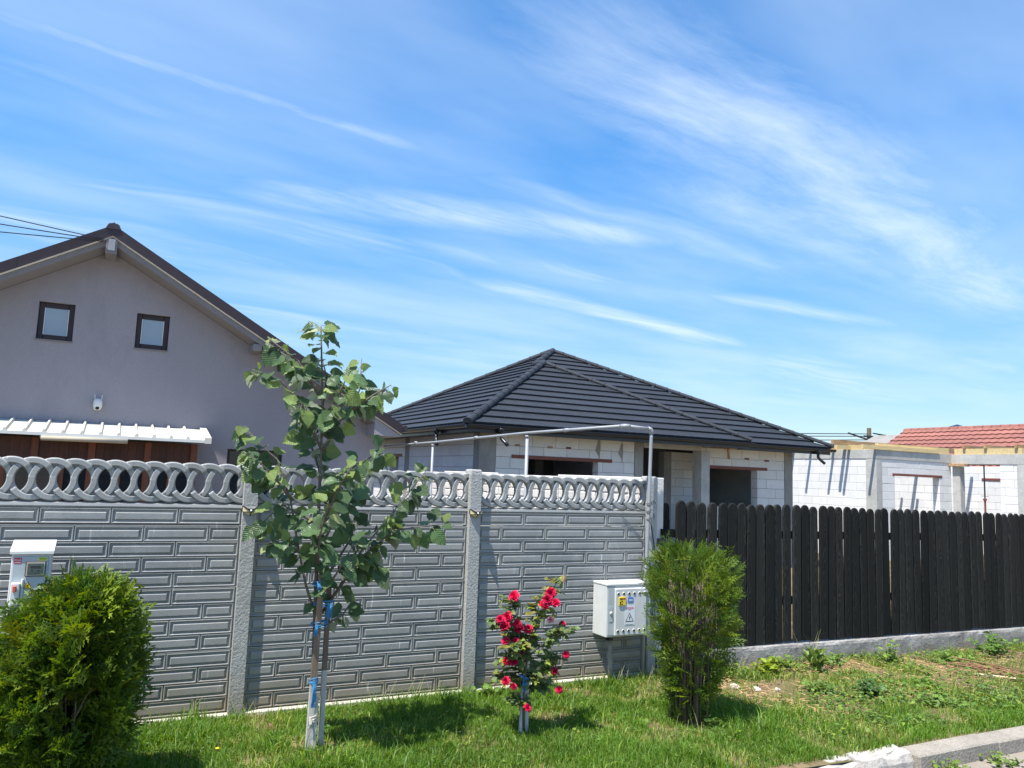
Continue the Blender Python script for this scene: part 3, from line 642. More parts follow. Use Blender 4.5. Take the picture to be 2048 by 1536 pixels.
def awning():
    a = empty('porch_awning', 'white ribbed metal awning fixed on the purple-grey house wall', 'awning', (-.6, 13.5, 2.4))
    X0, X1 = -4.4, 1.34; yb, zb, yf, zf = 13.985, 2.535, 13.0, 2.335
    dz = (zf-zb)/(yf-yb)
    def sheet(xa, xb):
        return MB().hexa([(xa, yf, zf-.012), (xb, yf, zf-.012), (xb, yb, zb-.012), (xa, yb, zb-.012)], [(xa, yf, zf), (xb, yf, zf), (xb, yb, zb), (xa, yb, zb)])
    ribs = [1.0-.2395*i for i in range(23)]
    for i, x in enumerate(ribs):
        xr = ribs[i-1]-.03 if i else X1-.10
        if x+.03 < xr: sheet(x+.03, xr).build('sheet', M_awning, a)
        pr = [(x-.032, 0), (x-.012, .042), (x+.012, .042), (x+.032, 0)]
        MB().hexa([(pr[0][0], yf, zf-.012), (pr[3][0], yf, zf-.012), (pr[3][0], yb, zb-.012), (pr[0][0], yb, zb-.012)], [(pr[1][0], yf, zf+.042), (pr[2][0], yf, zf+.042), (pr[2][0], yb, zb+.042), (pr[1][0], yb, zb+.042)]).build('rib', M_awning, a)
    MB().hexa([(X1-.10, yf-.012, zf-.055), (X1, yf-.012, zf-.055), (X1, yb, zb-.055), (X1-.10, yb, zb-.055)], [(X1-.10, yf-.012, zf+.035), (X1, yf-.012, zf+.035), (X1, yb, zb+.035), (X1-.10, yb, zb+.035)]).build('end_flashing', M_awning, a)
    MB().box(X0, X1-.102, yf-.012, yf-.002, zf-.045, zf-.004).build('front_edge', M_white, a)
awning()
def porch():
    p = empty('timber_porch', 'brown varnished timber and glass porch under the white awning', 'porch', (-.8, 13.5, GZ))
    posts = [1.135, .47, -.30, -1.04, -1.8, -2.6, -3.4, -4.2]; yf = 13.42
    for x in posts: MB().box(x-.05, x+.05, yf, yf+.10, -.1, 2.27, bev=.006).build('post', M_brownwood, p)
    for a, b in zip(posts[1:], posts):
        xa, xb = a+.052, b-.052
        MB().box(xa, xb, yf+.02, yf+.08, 1.87, 1.925, bev=.004).build('rail', M_brownwood, p)
        n = max(2, int((xb-xa)/.11)); L = (xb-xa)/n
        for i in range(n): MB().box(xa+i*L+.001, xa+(i+1)*L-.001, yf+.035+.003*(i % 2), yf+.055, 1.926, 2.27).build('panel_board', M_darkwood, p)
        MB().box(xa, xb, yf+.02, yf+.08, .9, .96, bev=.004).build('rail', M_brownwood, p)
        MB().box(xa+.001, xb-.001, yf+.045, yf+.052, .961, 1.869).build('pane', M_glassdark, p)
        mid = (xa+xb)/2
        if (xb-xa) > .5: MB().box(mid-.03, mid+.03, yf+.025, yf+.044, .961, 1.869, bev=.004).build('stile', M_brownwood, p)
        MB().box(xa, xb, yf+.035, yf+.055, -.1, .899).build('lower_panel', M_darkwood, p)
    MB().box(1.14, 1.19, 13.53, 13.99, -.1, 2.27).build('side_panel', M_brownwood, p)
porch()
def roller():
    o = empty('rolled_blind', 'cream rolled blind tube hanging under the front of the white awning', 'blind', (-.39, 13.34, 2.27))
    MB().tube([(-.945, 12.98, 2.252), (.17, 12.98, 2.256)], .036, 14).build('roll', mat('cream_fabric', (.42, .375, .29), .8, .06, 12, .06, 2), o, True)
    MB().tube([(-.96, 12.98, 2.252), (-.946, 12.98, 2.252)], .028, 12).build('end_cap', M_black, o)
    for x in (-.8, .05): MB().box(x-.008, x+.008, 12.99, 13.0, 2.28, 2.33).build('hanger', M_galv, o)
roller()
def security_camera():
    x, y, z = -.29, 13.93, 2.83
    o = empty('security_camera', 'white dome security camera with two antennas on the gable wall', 'camera', (x, 13.99, z))
    MB().box(x-.03, x+.03, y+.03, 13.998, z-.02, z+.06, bev=.008).build('bracket', M_white, o)
    MB().lathe([(.02, -.085), (.045, -.075), (.062, -.045), (.066, .0), (.064, .055), (.05, .085), (.02, .10)], (x, y, z), 16).build('body', M_white, o, True)
    MB().lathe([(.002, .012), (.026, .01), (.03, 0)], (x, y-.052, z-.052), 14, 'Y').build('lens', M_black, o, True)
    for s in (-1, 1): MB().tube([(x+s*.045, y+.02, z+.06), (x+s*.052, y+.02, z+.16)], [.007, .005], 8).build('antenna', M_white, o)
security_camera()
def service_cables():
    ends = [((-.43, 13.47, 5.345), (-8.2, 10.7, 4.35)), ((-.42, 13.46, 5.36), (-8.2, 10.7, 4.95)), ((-.41, 13.45, 5.375), (-8.2, 10.7, 5.55))]
    names = ['lowest of the three black service cables reaching the house gable', 'middle of the three black service cables reaching the house gable', 'topmost of the three black service cables reaching the house gable']
    for (a, b), lab in zip(ends, names):
        a, b = Vector(a), Vector(b); pts = [a.lerp(b, t/16)-Vector((0, 0, .35*4*(t/16)*(1-t/16)*.18)) for t in range(17)]
        tag(MB().tube(pts, .0075, 6).build('service_cable', M_cable, None, True), lab, 'cable', 'service cables at the gable')
service_cables()

# ================================================================== block walls
def block_wall(parent, axis, u0, u1, fixed, z0, z1, face, openings=(), course=.25, L=.6, thick=.24, phase=0.0, m=M_block, low=None):
    """a wall of aerated blocks. axis 'x': runs along X at Y=fixed facing -Y ; axis 'y': runs along Y at X=fixed facing -X"""
    n = int(round((z1-z0)/course)); k = (z1-z0)/n
    def put(a, b, za, zb):
        w, h = b-a, zb-za
        if w < .03: return
        d = R_.uniform(0, .004)
        if axis == 'x': inst('block', box_mesh(w, thick, h, m, .004), parent, ((a+b)/2, fixed+thick/2+d, (za+zb)/2))
        else: inst('block', box_mesh(thick, w, h, m, .004), parent, (fixed+thick/2+d, (a+b)/2, (za+zb)/2))
    j = .004
    for i in range(n):
        za, zb = z0+i*k+j, z0+(i+1)*k-j; zm = (za+zb)/2
        spans = [(u0, u1)]
        for (a, b, oz0, oz1) in openings:
            if oz0-.02 < zm < oz1+.02:
                ns = []
                for s, e in spans:
                    if b <= s or a >= e: ns.append((s, e)); continue
                    if a > s: ns.append((s, a))
                    if b < e: ns.append((b, e))
                spans = ns
        off = phase+(L/2 if i % 2 else 0)+R_.uniform(-.05, .05)
        for s, e in spans:
            a = s; c = s+((off-s) % L)
            if c-s < .07: c += L
            while c < e-.07: put(a+j, c-j, za, zb); a = c; c += L
            put(a+j, e-j, za, zb)
    # mortar core set back behind the block faces, around the openings
    mb = MB(); t0, t1 = .012, thick-.012
    cuts = sorted({u0, u1, *[o[0] for o in openings], *[o[1] for o in openings]})
    cuts = [c for c in cuts if u0 <= c <= u1]
    for a, b in zip(cuts, cuts[1:]):
        zs = [(z0, z1)]
        for (oa, ob, oz0, oz1) in openings:
            if oa <= a+1e-6 and ob >= b-1e-6:
                ns = []
                for s, e in zs:
                    if oz1 <= s or oz0 >= e: ns.append((s, e)); continue
                    if oz0 > s: ns.append((s, oz0))
                    if oz1 < e: ns.append((oz1, e))
                zs = ns
        for s, e in zs:
            if axis == 'x': mb.box(a+.006, b-.006, fixed+t0, fixed+t1, s, e)
            else: mb.box(fixed+t0, fixed+t1, a+.006, b-.006, s, e)
    mb.build('mortar', M_mortar, parent)
    if low is not None:
        if axis == 'x': MB().box(u0, u1, fixed+.002, fixed+thick, low, z0).build('lower_wall', m, parent)
        else: MB().box(fixed+.002, fixed+thick, u0, u1, low, z0).build('lower_wall', m, parent)

# ================================================================== roof covering in courses
def tile_plane(parent, poly3, eave_dir, up_dir, origin, step=.368, lip=.045, m=M_rooftile):
    e, u = Vector(eave_dir).normalized(), Vector(up_dir).normalized(); nrm = e.cross(u).normalized()
    if nrm.z < 0: nrm = -nrm
    o = Vector(origin); P = [((Vector(q)-o).dot(e), (Vector(q)-o).dot(u)) for q in poly3]
    smax = max(q[1] for q in P); i = 0; s = 0.0
    while s < smax-.02:
        t = min(s+step, smax); pl = clip_poly(clip_poly(P, 1, s-.0, True), 1, t+.03, False)
        pl = [q for k, q in enumerate(pl) if k == 0 or (abs(q[0]-pl[k-1][0])+abs(q[1]-pl[k-1][1])) > 1e-4]
        if len(pl) >= 3:
            # small ribs of the pressed tile along the lower edge
            out = []
            for k in range(len(pl)):
                a, b = pl[k], pl[(k+1) % len(pl)]; out.append(a)
                if abs(a[1]-s) < 1e-3 and abs(b[1]-s) < 1e-3 and abs(b[0]-a[0]) > .3:
                    d = 1 if b[0] > a[0] else -1; ph = (.11 if i % 2 else 0.0)
                    xs = np.arange(math.ceil((min(a[0], b[0])+.05-ph)/.21)*.21+ph, max(a[0], b[0])-.05, .21)
                    for x in (xs if d > 0 else xs[::-1]):
                        out += [(x-d*.014, s), (x-d*.008, s-.012), (x+d*.008, s-.012), (x+d*.014, s)]
            n = len(out); hgt = lambda q: lip*(1-(q[1]-s)/(step+.03))+.004
            top = [o+e*q[0]+u*q[1]+nrm*hgt(q) for q in out]; bot = [o+e*q[0]+u*q[1]+nrm*(hgt(q)-lip-.004) for q in out]
            mb = MB(); mb.add(top+bot, [tuple(range(n))]+[(k, (k+1) % n, n+(k+1) % n, n+k) for k in range(n)]); mb.build('tile_course', m, parent)
        s += step; i += 1
def ridge_caps(parent, a, b, rad=.105, L=.37, m=M_rooftile, up=(0, 0, 1), name='ridge_cap'):
    a, b = Vector(a), Vector(b); d = (b-a); n = max(1, int(round(d.length/L))); L = d.length/n; t = d.normalized(); side = t.cross(Vector(up)).normalized(); w = side.cross(t).normalized()
    seg = 9; V, F = [], []
    for k, (s, r) in enumerate(((0, rad*1.03), (.035, rad*1.07), (.05, rad*.99), (L+.03, rad*.90))):
        for q in range(seg+1):
            an = math.pi*(-.12+1.24*q/seg); V.append((s, -r*math.cos(an), r*math.sin(an)*.82))
    for k in range(3):
        for q in range(seg): F.append((k*(seg+1)+q, k*(seg+1)+q+1, (k+1)*(seg+1)+q+1, (k+1)*(seg+1)+q))
    F.append(tuple(range(seg, -1, -1)))
    me = bpy.data.meshes.new(name); me.from_pydata(V, [], F); me.update(); me.materials.append(m)
    for i in range(n):
        p = a+t*(L*i); M4 = Matrix(((t.x, side.x, w.x, p.x), (t.y, side.y, w.y, p.y), (t.z, side.z, w.z, p.z), (0, 0, 0, 1)))
        inst(name, me, parent, mw=M4)
def gutter(parent, a, b, r=.062):
    a, b = Vector(a), Vector(b); t = (b-a).normalized(); side = t.cross(Vector((0, 0, 1))).normalized(); m = MB(); seg = 10
    for p in (a, b):
        for k in range(seg+1):
            an = math.pi*k/seg; m.v.append(tuple(p+side*(r*math.cos(an))-Vector((0, 0, 1))*(r*math.sin(an)*1.1)))
        for k in range(seg, -1, -1):
            an = math.pi*k/seg; m.v.append(tuple(p+side*((r-.008)*math.cos(an))-Vector((0, 0, 1))*((r-.008)*math.sin(an)*1.1)))
    n = 2*(seg+1)
    for k in range(n): m.f.append((k, (k+1) % n, n+(k+1) % n, n+k)); m.mi.append(0)
    m.f += [tuple(range(n-1, -1, -1)), tuple(range(n, 2*n))]; m.mi += [0, 0]
    g = m.build('gutter', M_gutter, parent)
    for s in (1,): MB().tube([a+side*(r)+Vector((0, 0, .002)), b+side*(r)+Vector((0, 0, .002))], .009, 6).build('gutter_bead', M_gutter, g)
    return g

def unfinished_house():
    h = empty('hip_roof_house', 'unfinished white block house with dark hipped tile roof and no windows fitted', 'house', (11, 19, GZ))
    E = 3.0; XL, YF, YM, XR = 6.44, 14.70, 15.12, 17.42
    A = Vector((11.6, 20.4, 5.71)); T = (14.10-XL)/2; m_ = (A.z-E)/(A.x-XL)
    P = Vector((XL+T, YF+T, E+m_*T)); C1 = Vector((XL, YF, E)); C2 = Vector((14.10, YF, E)); C3 = Vector((XR, YM, E)); YBk = 25.7; C4 = Vector((XR, YBk, E)); C5 = Vector((XL, YBk, E))
    # projection ridge runs back from P to the left slope's hip J ; valley from V to J
    tj = (P.z-E)/(A.z-E); MH = Vector((XL, YM, E)); J = MH.lerp(A, tj)
    V = Vector((14.10, YM, E))
    roof = MB()
    def roofplate(pts): roof.add([Vector(q)-Vector((0, 0, .02)) for q in pts], [tuple(range(len(pts)))])
    # the front slope of the wing, its right slope, the main front slope, left, right, back
    right_w = [C2, Vector((14.10, YM, E)), J, P]
    for pl in ([C1, C2, P], [C1, P, J, A, C5], right_w, [V, C3, A, J], [C3, C4, A], [C4, C5, A]): roofplate(pl)
    rf = roof.build('roof', M_rooftile, h)
    up = lambda a, b, top: (lambda e: ((Vector(top)-Vector(a))-e*((Vector(top)-Vector(a)).dot(e))))((Vector(b)-Vector(a)).normalized())
    tile_plane(rf, [C1, C2, P], C2-C1, up(C1, C2, P), C1)
    tile_plane(rf, [C1, P, J, A, C5], C1-C5, up(C1, C5, A), C5)
    tile_plane(rf, right_w, Vector((0, 1, 0)), up(C2, C2+Vector((0, 1, 0)), P), C2)
    tile_plane(rf, [V, C3, A, J], C3-V, up(V, C3, A), V)
    tile_plane(rf, [C3, C4, A], C4-C3, up(C3, C4, A), C3)
    tile_plane(rf, [C4, C5, A], C5-C4, up(C4, C5, A), C4)
    z = Vector((0, 0, .05))
    ridge_caps(rf, C1+z-Vector((.06, .06, .02)), P+z, .10); ridge_caps(rf, C2+z+Vector((.02, -.02, 0)), P+z, .08); ridge_caps(rf, P+z, J+z, .095)
    ridge_caps(rf, J+z, A+z, .10); ridge_caps(rf, C3+z+Vector((.04, -.04, 0)), A+z, .085); ridge_caps(rf, C5+z, A+z, .105); ridge_caps(rf, C4+z, A+z, .105)
    gz = Vector((0, 0, -.03))
    gutter(h, C1+gz+Vector((-.06, -.06, 0)), C2+gz+Vector((.05, -.06, 0))); gutter(h, Vector((XL-.06, YBk, E-.03)), C1+gz+Vector((-.06, -.06, 0)))
    gutter(h, V+gz+Vector((.1, -.06, 0)), C3+gz+Vector((.06, -.06, 0))); gutter(h, C3+gz+Vector((.06, -.06, 0)), C4+gz+Vector((.06, 0, 0)))
    # fascia boards and short spouts under the gutters
    MB().box(XL+.02, 14.08, YF+.02, YF+.05, E-.17, E-.025).build('fascia', M_gutter, h); MB().box(XL+.02, XL+.05, YF+.052, YBk, E-.17, E-.025).build('fascia', M_gutter, h); MB().box(14.12, XR-.02, YM+.02, YM+.05, E-.17, E-.025).build('fascia', M_gutter, h)
    MB().box(14.05, 14.08, YF+.052, YM, E-.17, E-.025).build('fascia', M_gutter, h)
    for (x, y, dx, dy) in ((XL-.06, 16.35, -.02, -.10), (7.15, YF-.06, .05, -.12), (16.85, YM-.06, .10, -.06)):
        MB().lathe([(.035, -.14), (.04, -.10), (.075, -.045), (.08, 0)], (x, y, E-.07), 12).build('funnel', M_gutter, h, True)
        MB().tube([(x, y, E-.18), (x, y, E-.25), (x+dx*.4, y+dy*.4, E-.31), (x+dx, y+dy, E-.37), (x+dx*1.5, y+dy*1.5, E-.42)], .038, 12).build('spout', M_galv if False else M_gutter, h, True)
    # walls
    yw, ym, xl = 15.25, 15.70, 6.95; zt = 2.86; zr = 1.36
    win1 = (8.12, 9.97, .9, 2.335); win2 = (13.62, 15.30, .9, 2.33); winl = (20.55, 21.25, .9, 2.36)
    block_wall(h, 'x', 7.345, 10.985, yw, zr, zt, -1, [win1, (7.72, 10.36, 2.335, 2.42)], course=.25, phase=.15, low=-.3)
    block_wall(h, 'y', 15.55, 19.7, xl, zr, zt, -1, [], phase=.2, low=-.3); block_wall(h, 'y', 20.03, 25.0, xl, zr, zt, -1, [winl, (20.25, 21.55, 2.36, 2.44)], phase=.35, low=-.3)
    block_wall(h, 'x', 13.30, 16.28, ym, zr, zt, -1, [win2, (13.30, 15.66, 2.33, 2.41)], phase=.05, low=-.3)
    block_wall(h, 'x', 13.16, 13.90, 16.62, zr, 2.74, -1, [], phase=.1, low=-.3)
    # a concrete frame: columns and ring beams
    def col(x0, x1, y0, y1, z1, m=M_conc, nm='column'): MB().box(x0, x1, y0, y1, -.3, z1, bev=.008).build(nm, m, h)
    col(xl-.01, 7.34, yw-.012, 15.545, zt); col(10.99, 11.24, yw-.012, 15.50, zt); col(13.0, 13.27, yw-.015, 15.52, 2.74, M_conc2)
    col(16.285, 16.58, ym-.012, 16.0, zt); col(xl-.01, xl+.24, 19.705, 20.025, zt); col(12.92, 13.155, 16.6, 16.85, 2.74)
    MB().box(xl-.012, 13.272, yw-.016, 15.51, zt+.002, 3.02).build('ring_beam', M_conc, h)
    MB().box(11.245, 12.998, yw-.012, 15.5, 2.745, zt+.001).build('porch_beam', M_conc2, h)
    MB().box(xl-.014, xl+.24, 15.512, 25, zt+.002, 3.02).build('ring_beam', M_conc, h)
    MB().box(13.28, 16.60, ym-.016, 15.95, zt+.002, 3.02).build('ring_beam', M_conc, h)
    MB().box(16.3, 16.58, 16.002, 25, -.3, 3.0).build('side_wall', M_block, h)
    for (a, b, y, z) in ((7.72, 10.36, yw-.008, 2.337), (13.302, 15.66, ym-.008, 2.332)): MB().box(a+.004, b-.004, y, y+.1, z, z+.08, bev=.004).build('lintel', M_lintel, h)
    MB().box(xl-.008, xl+.1, 20.26, 21.54, 2.362, 2.438, bev=.004).build('lintel', M_lintel, h)
    # dark rooms behind the openings: inner walls, slab and floor
    MB().box(7.02, 16.4, 15.36, 25.05, 2.872, 2.95).build('ceiling_slab', M_conc, h); MB().box(xl+.02, 16.56, 25.02, 25.22, -.3, 2.99).build('back_wall', M_block, h)
    MB().box(7.2, 16.3, 15.5, 25, -.3, -.1).build('floor_slab', M_conc, h)
    MB().box(7.2, 16.3, 19.2, 19.4, -.1, 2.9).build('inner_wall', M_mortar, h); MB().box(11.0, 11.24, 15.51, 19.1, -.1, 2.9).build('inner_wall', M_block, h); MB().box(13.16, 13.36, 16.90, 19.1, -.1, 2.9).build('inner_wall', M_mortar, h)
    MB().box(9.7, 9.95, 17.8, 18.05, -.1, 2.9).build('inner_column', M_conc, h)
    MB().box(12.35, 12.62, 17.4, 17.65, -.1, 2.8).build('inner_column', M_gutter, h)
    # mortar smears and brick chips on the blocks
    for (x, y, z, w, hh) in ((7.80, yw, 2.60, .13, .045), (8.62, yw, 2.595, .13, .045), (9.1, yw, 2.60, .13, .05), (14.85, ym, 2.60, .16, .05), (15.55, ym, 2.575, .16, .05)): MB().box(x, x+w, y-.012, y+.02, z, z+hh, bev=.006).build('brick_chip', M_timberB if x < 9 else M_lintel, h)
    for (x, z0, z1) in ((9.98, 2.34, 2.85), (10.62, 2.30, 2.80)):
        MB().add([(x-.02, yw-.004, z1), (x+.03, yw-.004, z1), (x+.035, yw-.004, z0+.3), (x+.02, yw-.004, z0), (x-.01, yw-.004, z0+.14), (x-.10, yw-.004, z0+.26)], [(0, 1, 2, 3, 4, 5)]).build('mortar_smear', M_conc, h)
    MB().hexa([(14.28, ym-.03, 2.60), (14.33, ym-.03, 2.59), (14.33, ym-.004, 2.59), (14.28, ym-.004, 2.60)], [(14.24, ym-.03, 2.86), (14.29, ym-.03, 2.86), (14.29, ym-.004, 2.86), (14.24, ym-.004, 2.86)]).build('timber_stub', M_timberB, h)
    # rafter tails under the eaves
    for i in range(13):
        x = 7.0+i*.58
        if x > 13.3: break
        MB().hexa([(x, YF+.06, 2.84), (x+.08, YF+.06, 2.84), (x+.08, yw+.1, 3.03), (x, yw+.1, 3.03)], [(x, YF+.06, 2.96), (x+.08, YF+.06, 2.96), (x+.08, yw+.1, 3.22), (x, yw+.1, 3.22)]).build('rafter_tail', M_timber, h)
    for i in range(15):
        y = 15.2+i*.66
        MB().hexa([(XL+.06, y, 2.84), (XL+.06, y+.08, 2.84), (xl+.1, y+.08, 3.03), (xl+.1, y, 3.03)], [(XL+.06, y, 2.96), (XL+.06, y+.08, 2.96), (xl+.1, y+.08, 3.22), (xl+.1, y, 3.22)]).build('rafter_tail', M_timber, h)
    for i in range(6):
        x = 13.42+i*.62; MB().hexa([(x, YM+.06, 2.84), (x+.08, YM+.06, 2.84), (x+.08, ym+.1, 3.03), (x, ym+.1, 3.03)], [(x, YM+.06, 2.96), (x+.08, YM+.06, 2.96), (x+.08, ym+.1, 3.22), (x, ym+.1, 3.22)]).build('rafter_tail', M_timber, h)
    MB().hexa([(13.5, 14.8, 2.80), (13.6, 14.76, 2.80), (13.7, 15.6, 2.86), (13.6, 15.6, 2.86)], [(13.5, 14.8, 2.93), (13.6, 14.76, 2.93), (13.7, 15.6, 3.0), (13.6, 15.6, 3.0)]).build('rafter_tail', M_timber, h)
unfinished_house()

# ================================================================== raw block building on the right
def raw_building():
    h = empty('raw_block_building', 'bright white block shell with concrete ring beam and new yellow roof timbers', 'building', (24, 17, GZ))
    XA, YB_, XC, YD = 20.95, 16.5, 24.58, 14.15; zb, zt, z0 = 2.89, 3.17, 1.14
    block_wall(h, 'y', 16.87, 21.4, XA, z0, zb, -1, [], phase=.1, low=-.3)
    wB = (21.80, 23.95, .9, 2.39)
    block_wall(h, 'x', 21.20, 24.56, YB_, z0, zb, -1, [wB, (21.68, 24.10, 2.39, 2.47)], phase=.2, low=-.3)
    wC = (14.92, 16.18, -.1, 2.84)
    block_wall(h, 'y', 14.40, 14.92, XC, z0, zb, -1, [], phase=.1, low=-.3)
    block_wall(h, 'y', 16.75, 21.4, XC, z0, zb, -1, [], phase=.4, low=-.3)
    block_wall(h, 'x', 25.0, 29.5, YD, z0, zb, -1, [], phase=.4, low=-.3)
    block_wall(h, 'y', 14.2, 21.4, 27.6, z0, zb, -1, [], phase=.4, low=-.3)
    MB().box(XA, 28, 21.4, 21.64, -.3, zb).build('back_wall', M_block, h)
    def col(x0, x1, y0, y1, z1): MB().box(x0, x1, y0, y1, -.3, z1, bev=.008).build('column', M_conc2, h)
    col(XA-.012, 21.195, YB_-.012, 16.865, zb); col(XC-.012, XC+.25, YD-.012, 14.395, zb); col(XC-.02, XC+.22, 16.20, 16.46, 2.78)
    MB().box(XA-.016, 21.2, YB_-.016, 21.4, zb+.002, zt).build('ring_beam', M_conc2, h); MB().box(21.202, 24.56, YB_-.016, 16.76, zb+.002, zt).build('ring_beam', M_conc2, h)
    MB().box(XC-.016, 24.83, YD-.016, 21.38, zb-.03, zt).build('ring_beam', M_conc2, h); MB().box(24.832, 29.5, YD-.014, 14.4, zb+.002, zt).build('ring_beam', M_conc2, h)
    MB().box(21.69, 24.09, YB_-.008, YB_+.1, 2.392, 2.468, bev=.004).build('lintel', M_lintel, h)
    MB().box(27.58, 27.62, 14.4, 17.4, 2.40, 2.48).build('lintel', M_lintel, h)
    MB().box(XC+.02, XC+.1, 14.92, 16.2, 2.845, 2.858).build('formwork_strip', M_black, h)
    MB().box(XC-.16, XC+.1, 15.95, 16.75, 2.785, 2.875, bev=.006).build('plank', M_timberB, h)
    # adjustable steel prop
    MB().tube([(XC+.1, 15.48, -.1), (XC+.1, 15.48, 1.75)], .03, 10).build('prop_tube', M_lintel, h); MB().tube([(XC+.1, 15.48, 1.75), (XC+.1, 15.48, 2.84)], .022, 10).build('prop_tube', M_gutter, h)
    MB().lathe([(.03, -.04), (.055, -.03), (.055, .03), (.03, .04)], (XC+.1, 15.48, 1.75), 12).build('prop_collar', M_lintel, h)
    MB().tube([(XC+.1, 15.36, 1.86), (XC+.1, 15.60, 1.86)], .009, 6).build('prop_pin', M_lintel, h)
    # roof timbers
    MB().box(XA+.02, XA+.14, YB_+.1, 21.4, zt+.002, zt+.15).build('wall_plate', M_timberY, h)
    MB().box(21.1, 24.5, YB_+.02, YB_+.14, zt+.003, zt+.20).build('wall_plate', M_timberY, h)
    MB().box(XC+.02, XC+.14, YD+.1, 16.4, zt+.003, zt+.19).build('wall_plate', M_timberY, h)
    MB().box(20.32, 27.2, 17.55, 17.65, zt+.13, zt+.30).build('purlin', M_timberB, h)
    for y in (16.45, 17.42, 18.02, 18.95, 19.7, 20.4): MB().box(XA-.62, 23.9, y, y+.08, zt+.002, zt+.128).build('rafter', M_timberY, h)
    for y in (14.35, 15.3, 16.0): MB().box(XC-.05, 27, y, y+.08, zt+.192, zt+.30).build('rafter', M_timberB, h)
raw_building()

# ================================================================== roofs and pole beyond
def far_things():
    h = empty('red_roof_house', 'house with red clay tile roof behind the raw block building', 'house', (33, 20, GZ))
    XR, ZR, Y0, Y1 = 31.7, 4.6, 8.0, 23.4; XE, ZE = 27.9, 2.55
    MB().box(28.4, 35.0, Y0+.4, Y1-.4, -.3, ZE).build('wall', M_block, h)
    rf = MB().add([(XE, Y0, ZE-.05), (XE, Y1, ZE-.05), (XR, Y1, ZR-.05), (XR, Y0, ZR-.05), (2*XR-XE, Y0, ZE-.05), (2*XR-XE, Y1, ZE-.05)], [(0, 1, 2, 3), (3, 2, 5, 4)]).build('roof', M_red, h)
    rf2 = MB().add([(28.4, Y1-.4, ZE-.1), (35, Y1-.4, ZE-.1), (XR, Y1-.4, ZR-.1)], [(0, 1, 2)]).build('gable', M_block, h)
    u = Vector((XR-XE, 0, ZR-ZE)); Ls = u.length; n = 11; e = u/Ls; nz = Vector((-(ZR-ZE), 0, XR-XE)).normalized()
    for i in range(n):
        a = Vector((XE, 0, ZE))+e*(Ls*i/n); b = Vector((XE, 0, ZE))+e*(Ls*(i+1)/n+.03); V, F = [], []; k = 0
        ys = np.arange(15.0, Y1+.001, .15)
        for y in ys:
            w = .03 if int(round((y-15.0)/.15)) % 2 else 0.0
            for p, t in ((a, .07+w), (b, .02+w), (a, -.01)): V.append(tuple(p+nz*t+Vector((0, y, 0))))
        for k in range(len(ys)-1): F += [(3*k, 3*k+1, 3*k+4, 3*k+3), (3*k+2, 3*k, 3*k+3, 3*k+5)]
        mesh_obj('tile_row', V, F, M_red, rf)
    for k in range(24): inst('ridge_tile', RT, rf, (XR, Y1-.36*(k+1), ZR+.02)) if (k or True) else None
    g = empty('grey_roof_house', 'distant house with plain grey roof left of the red tiled one', 'house', (40, 30, GZ))
    XR, ZR, Y0, Y1 = 39.2, 5.02, 20, 30.9; XE, ZE = 34.5, 3.0
    MB().add([(XE, Y0, ZE), (XE, Y1, ZE), (XR, Y1, ZR), (XR, Y0, ZR), (2*XR-XE, Y0, ZE), (2*XR-XE, Y1, ZE)], [(0, 1, 2, 3), (3, 2, 5, 4)]).build('roof', M_greyroof, g)
    MB().prism([(XE+.5, Y1-.3, -.3), (2*XR-XE-.5, Y1-.3, -.3), (2*XR-XE-.5, Y1-.3, ZE), (XR, Y1-.3, ZR-.1), (XE+.5, Y1-.3, ZE)], (0, -9, 0)).build('wall', M_soffit, g)
    d = empty('dark_roof_house', 'dark roof tip showing just above the red tile ridge', 'house', (77, 50, GZ))
    MB().add([(75.4, 49.6, 8.15), (78.9, 49.6, 8.15), (78.9, 52.4, 8.15), (75.4, 52.4, 8.15), (77.1, 51, 8.85)], [(0, 1, 4), (1, 2, 4), (2, 3, 4), (3, 0, 4)]).build('roof', M_gutter, d)
    MB().box(75.7, 78.6, 49.9, 52.1, -.3, 8.14).build('wall', M_soffit, d)
    p = empty('utility_pole', 'distant concrete utility pole with crossarm and wires above the timbers', 'pole', (56.3, 45, GZ))
    MB().tube([(56.3, 45, -.3), (56.34, 45, 7.0)], [.28, .17], 8).build('shaft', M_stake, p)
    MB().box(55.6, 57.2, 44.8, 44.95, 6.2, 6.35).build('crossarm', M_gutter, p)
    MB().tube([(56.3, 44.7, 5.9), (52.9, 44.2, 6.36)], .07, 6).build('lamp_arm', M_gutter, p)
    for dy in (.0, .3): MB().tube([(56.3, 44.6, 6.55), (57.6, 44.3, 6.42-.2*dy)], .05, 5).build('insulator', M_gutter, p)
    for k, (z, zz) in enumerate(((6.5, 6.1), (6.3, 5.85), (6.0, 5.5))):
        MB().tube([(56.2, 45, z), (50, 47, (z+zz)/2-.05), (44, 49, zz-.1), (30, 54, zz)], .035, 5).build('wire', M_cable, p)
RT = MB().prism([(-.13, 0, -.05), (-.09, 0, .05), (0, 0, .09), (.09, 0, .05), (.13, 0, -.05)], (0, .40, 0)).mesh('ridge_tile', M_red)
far_things()
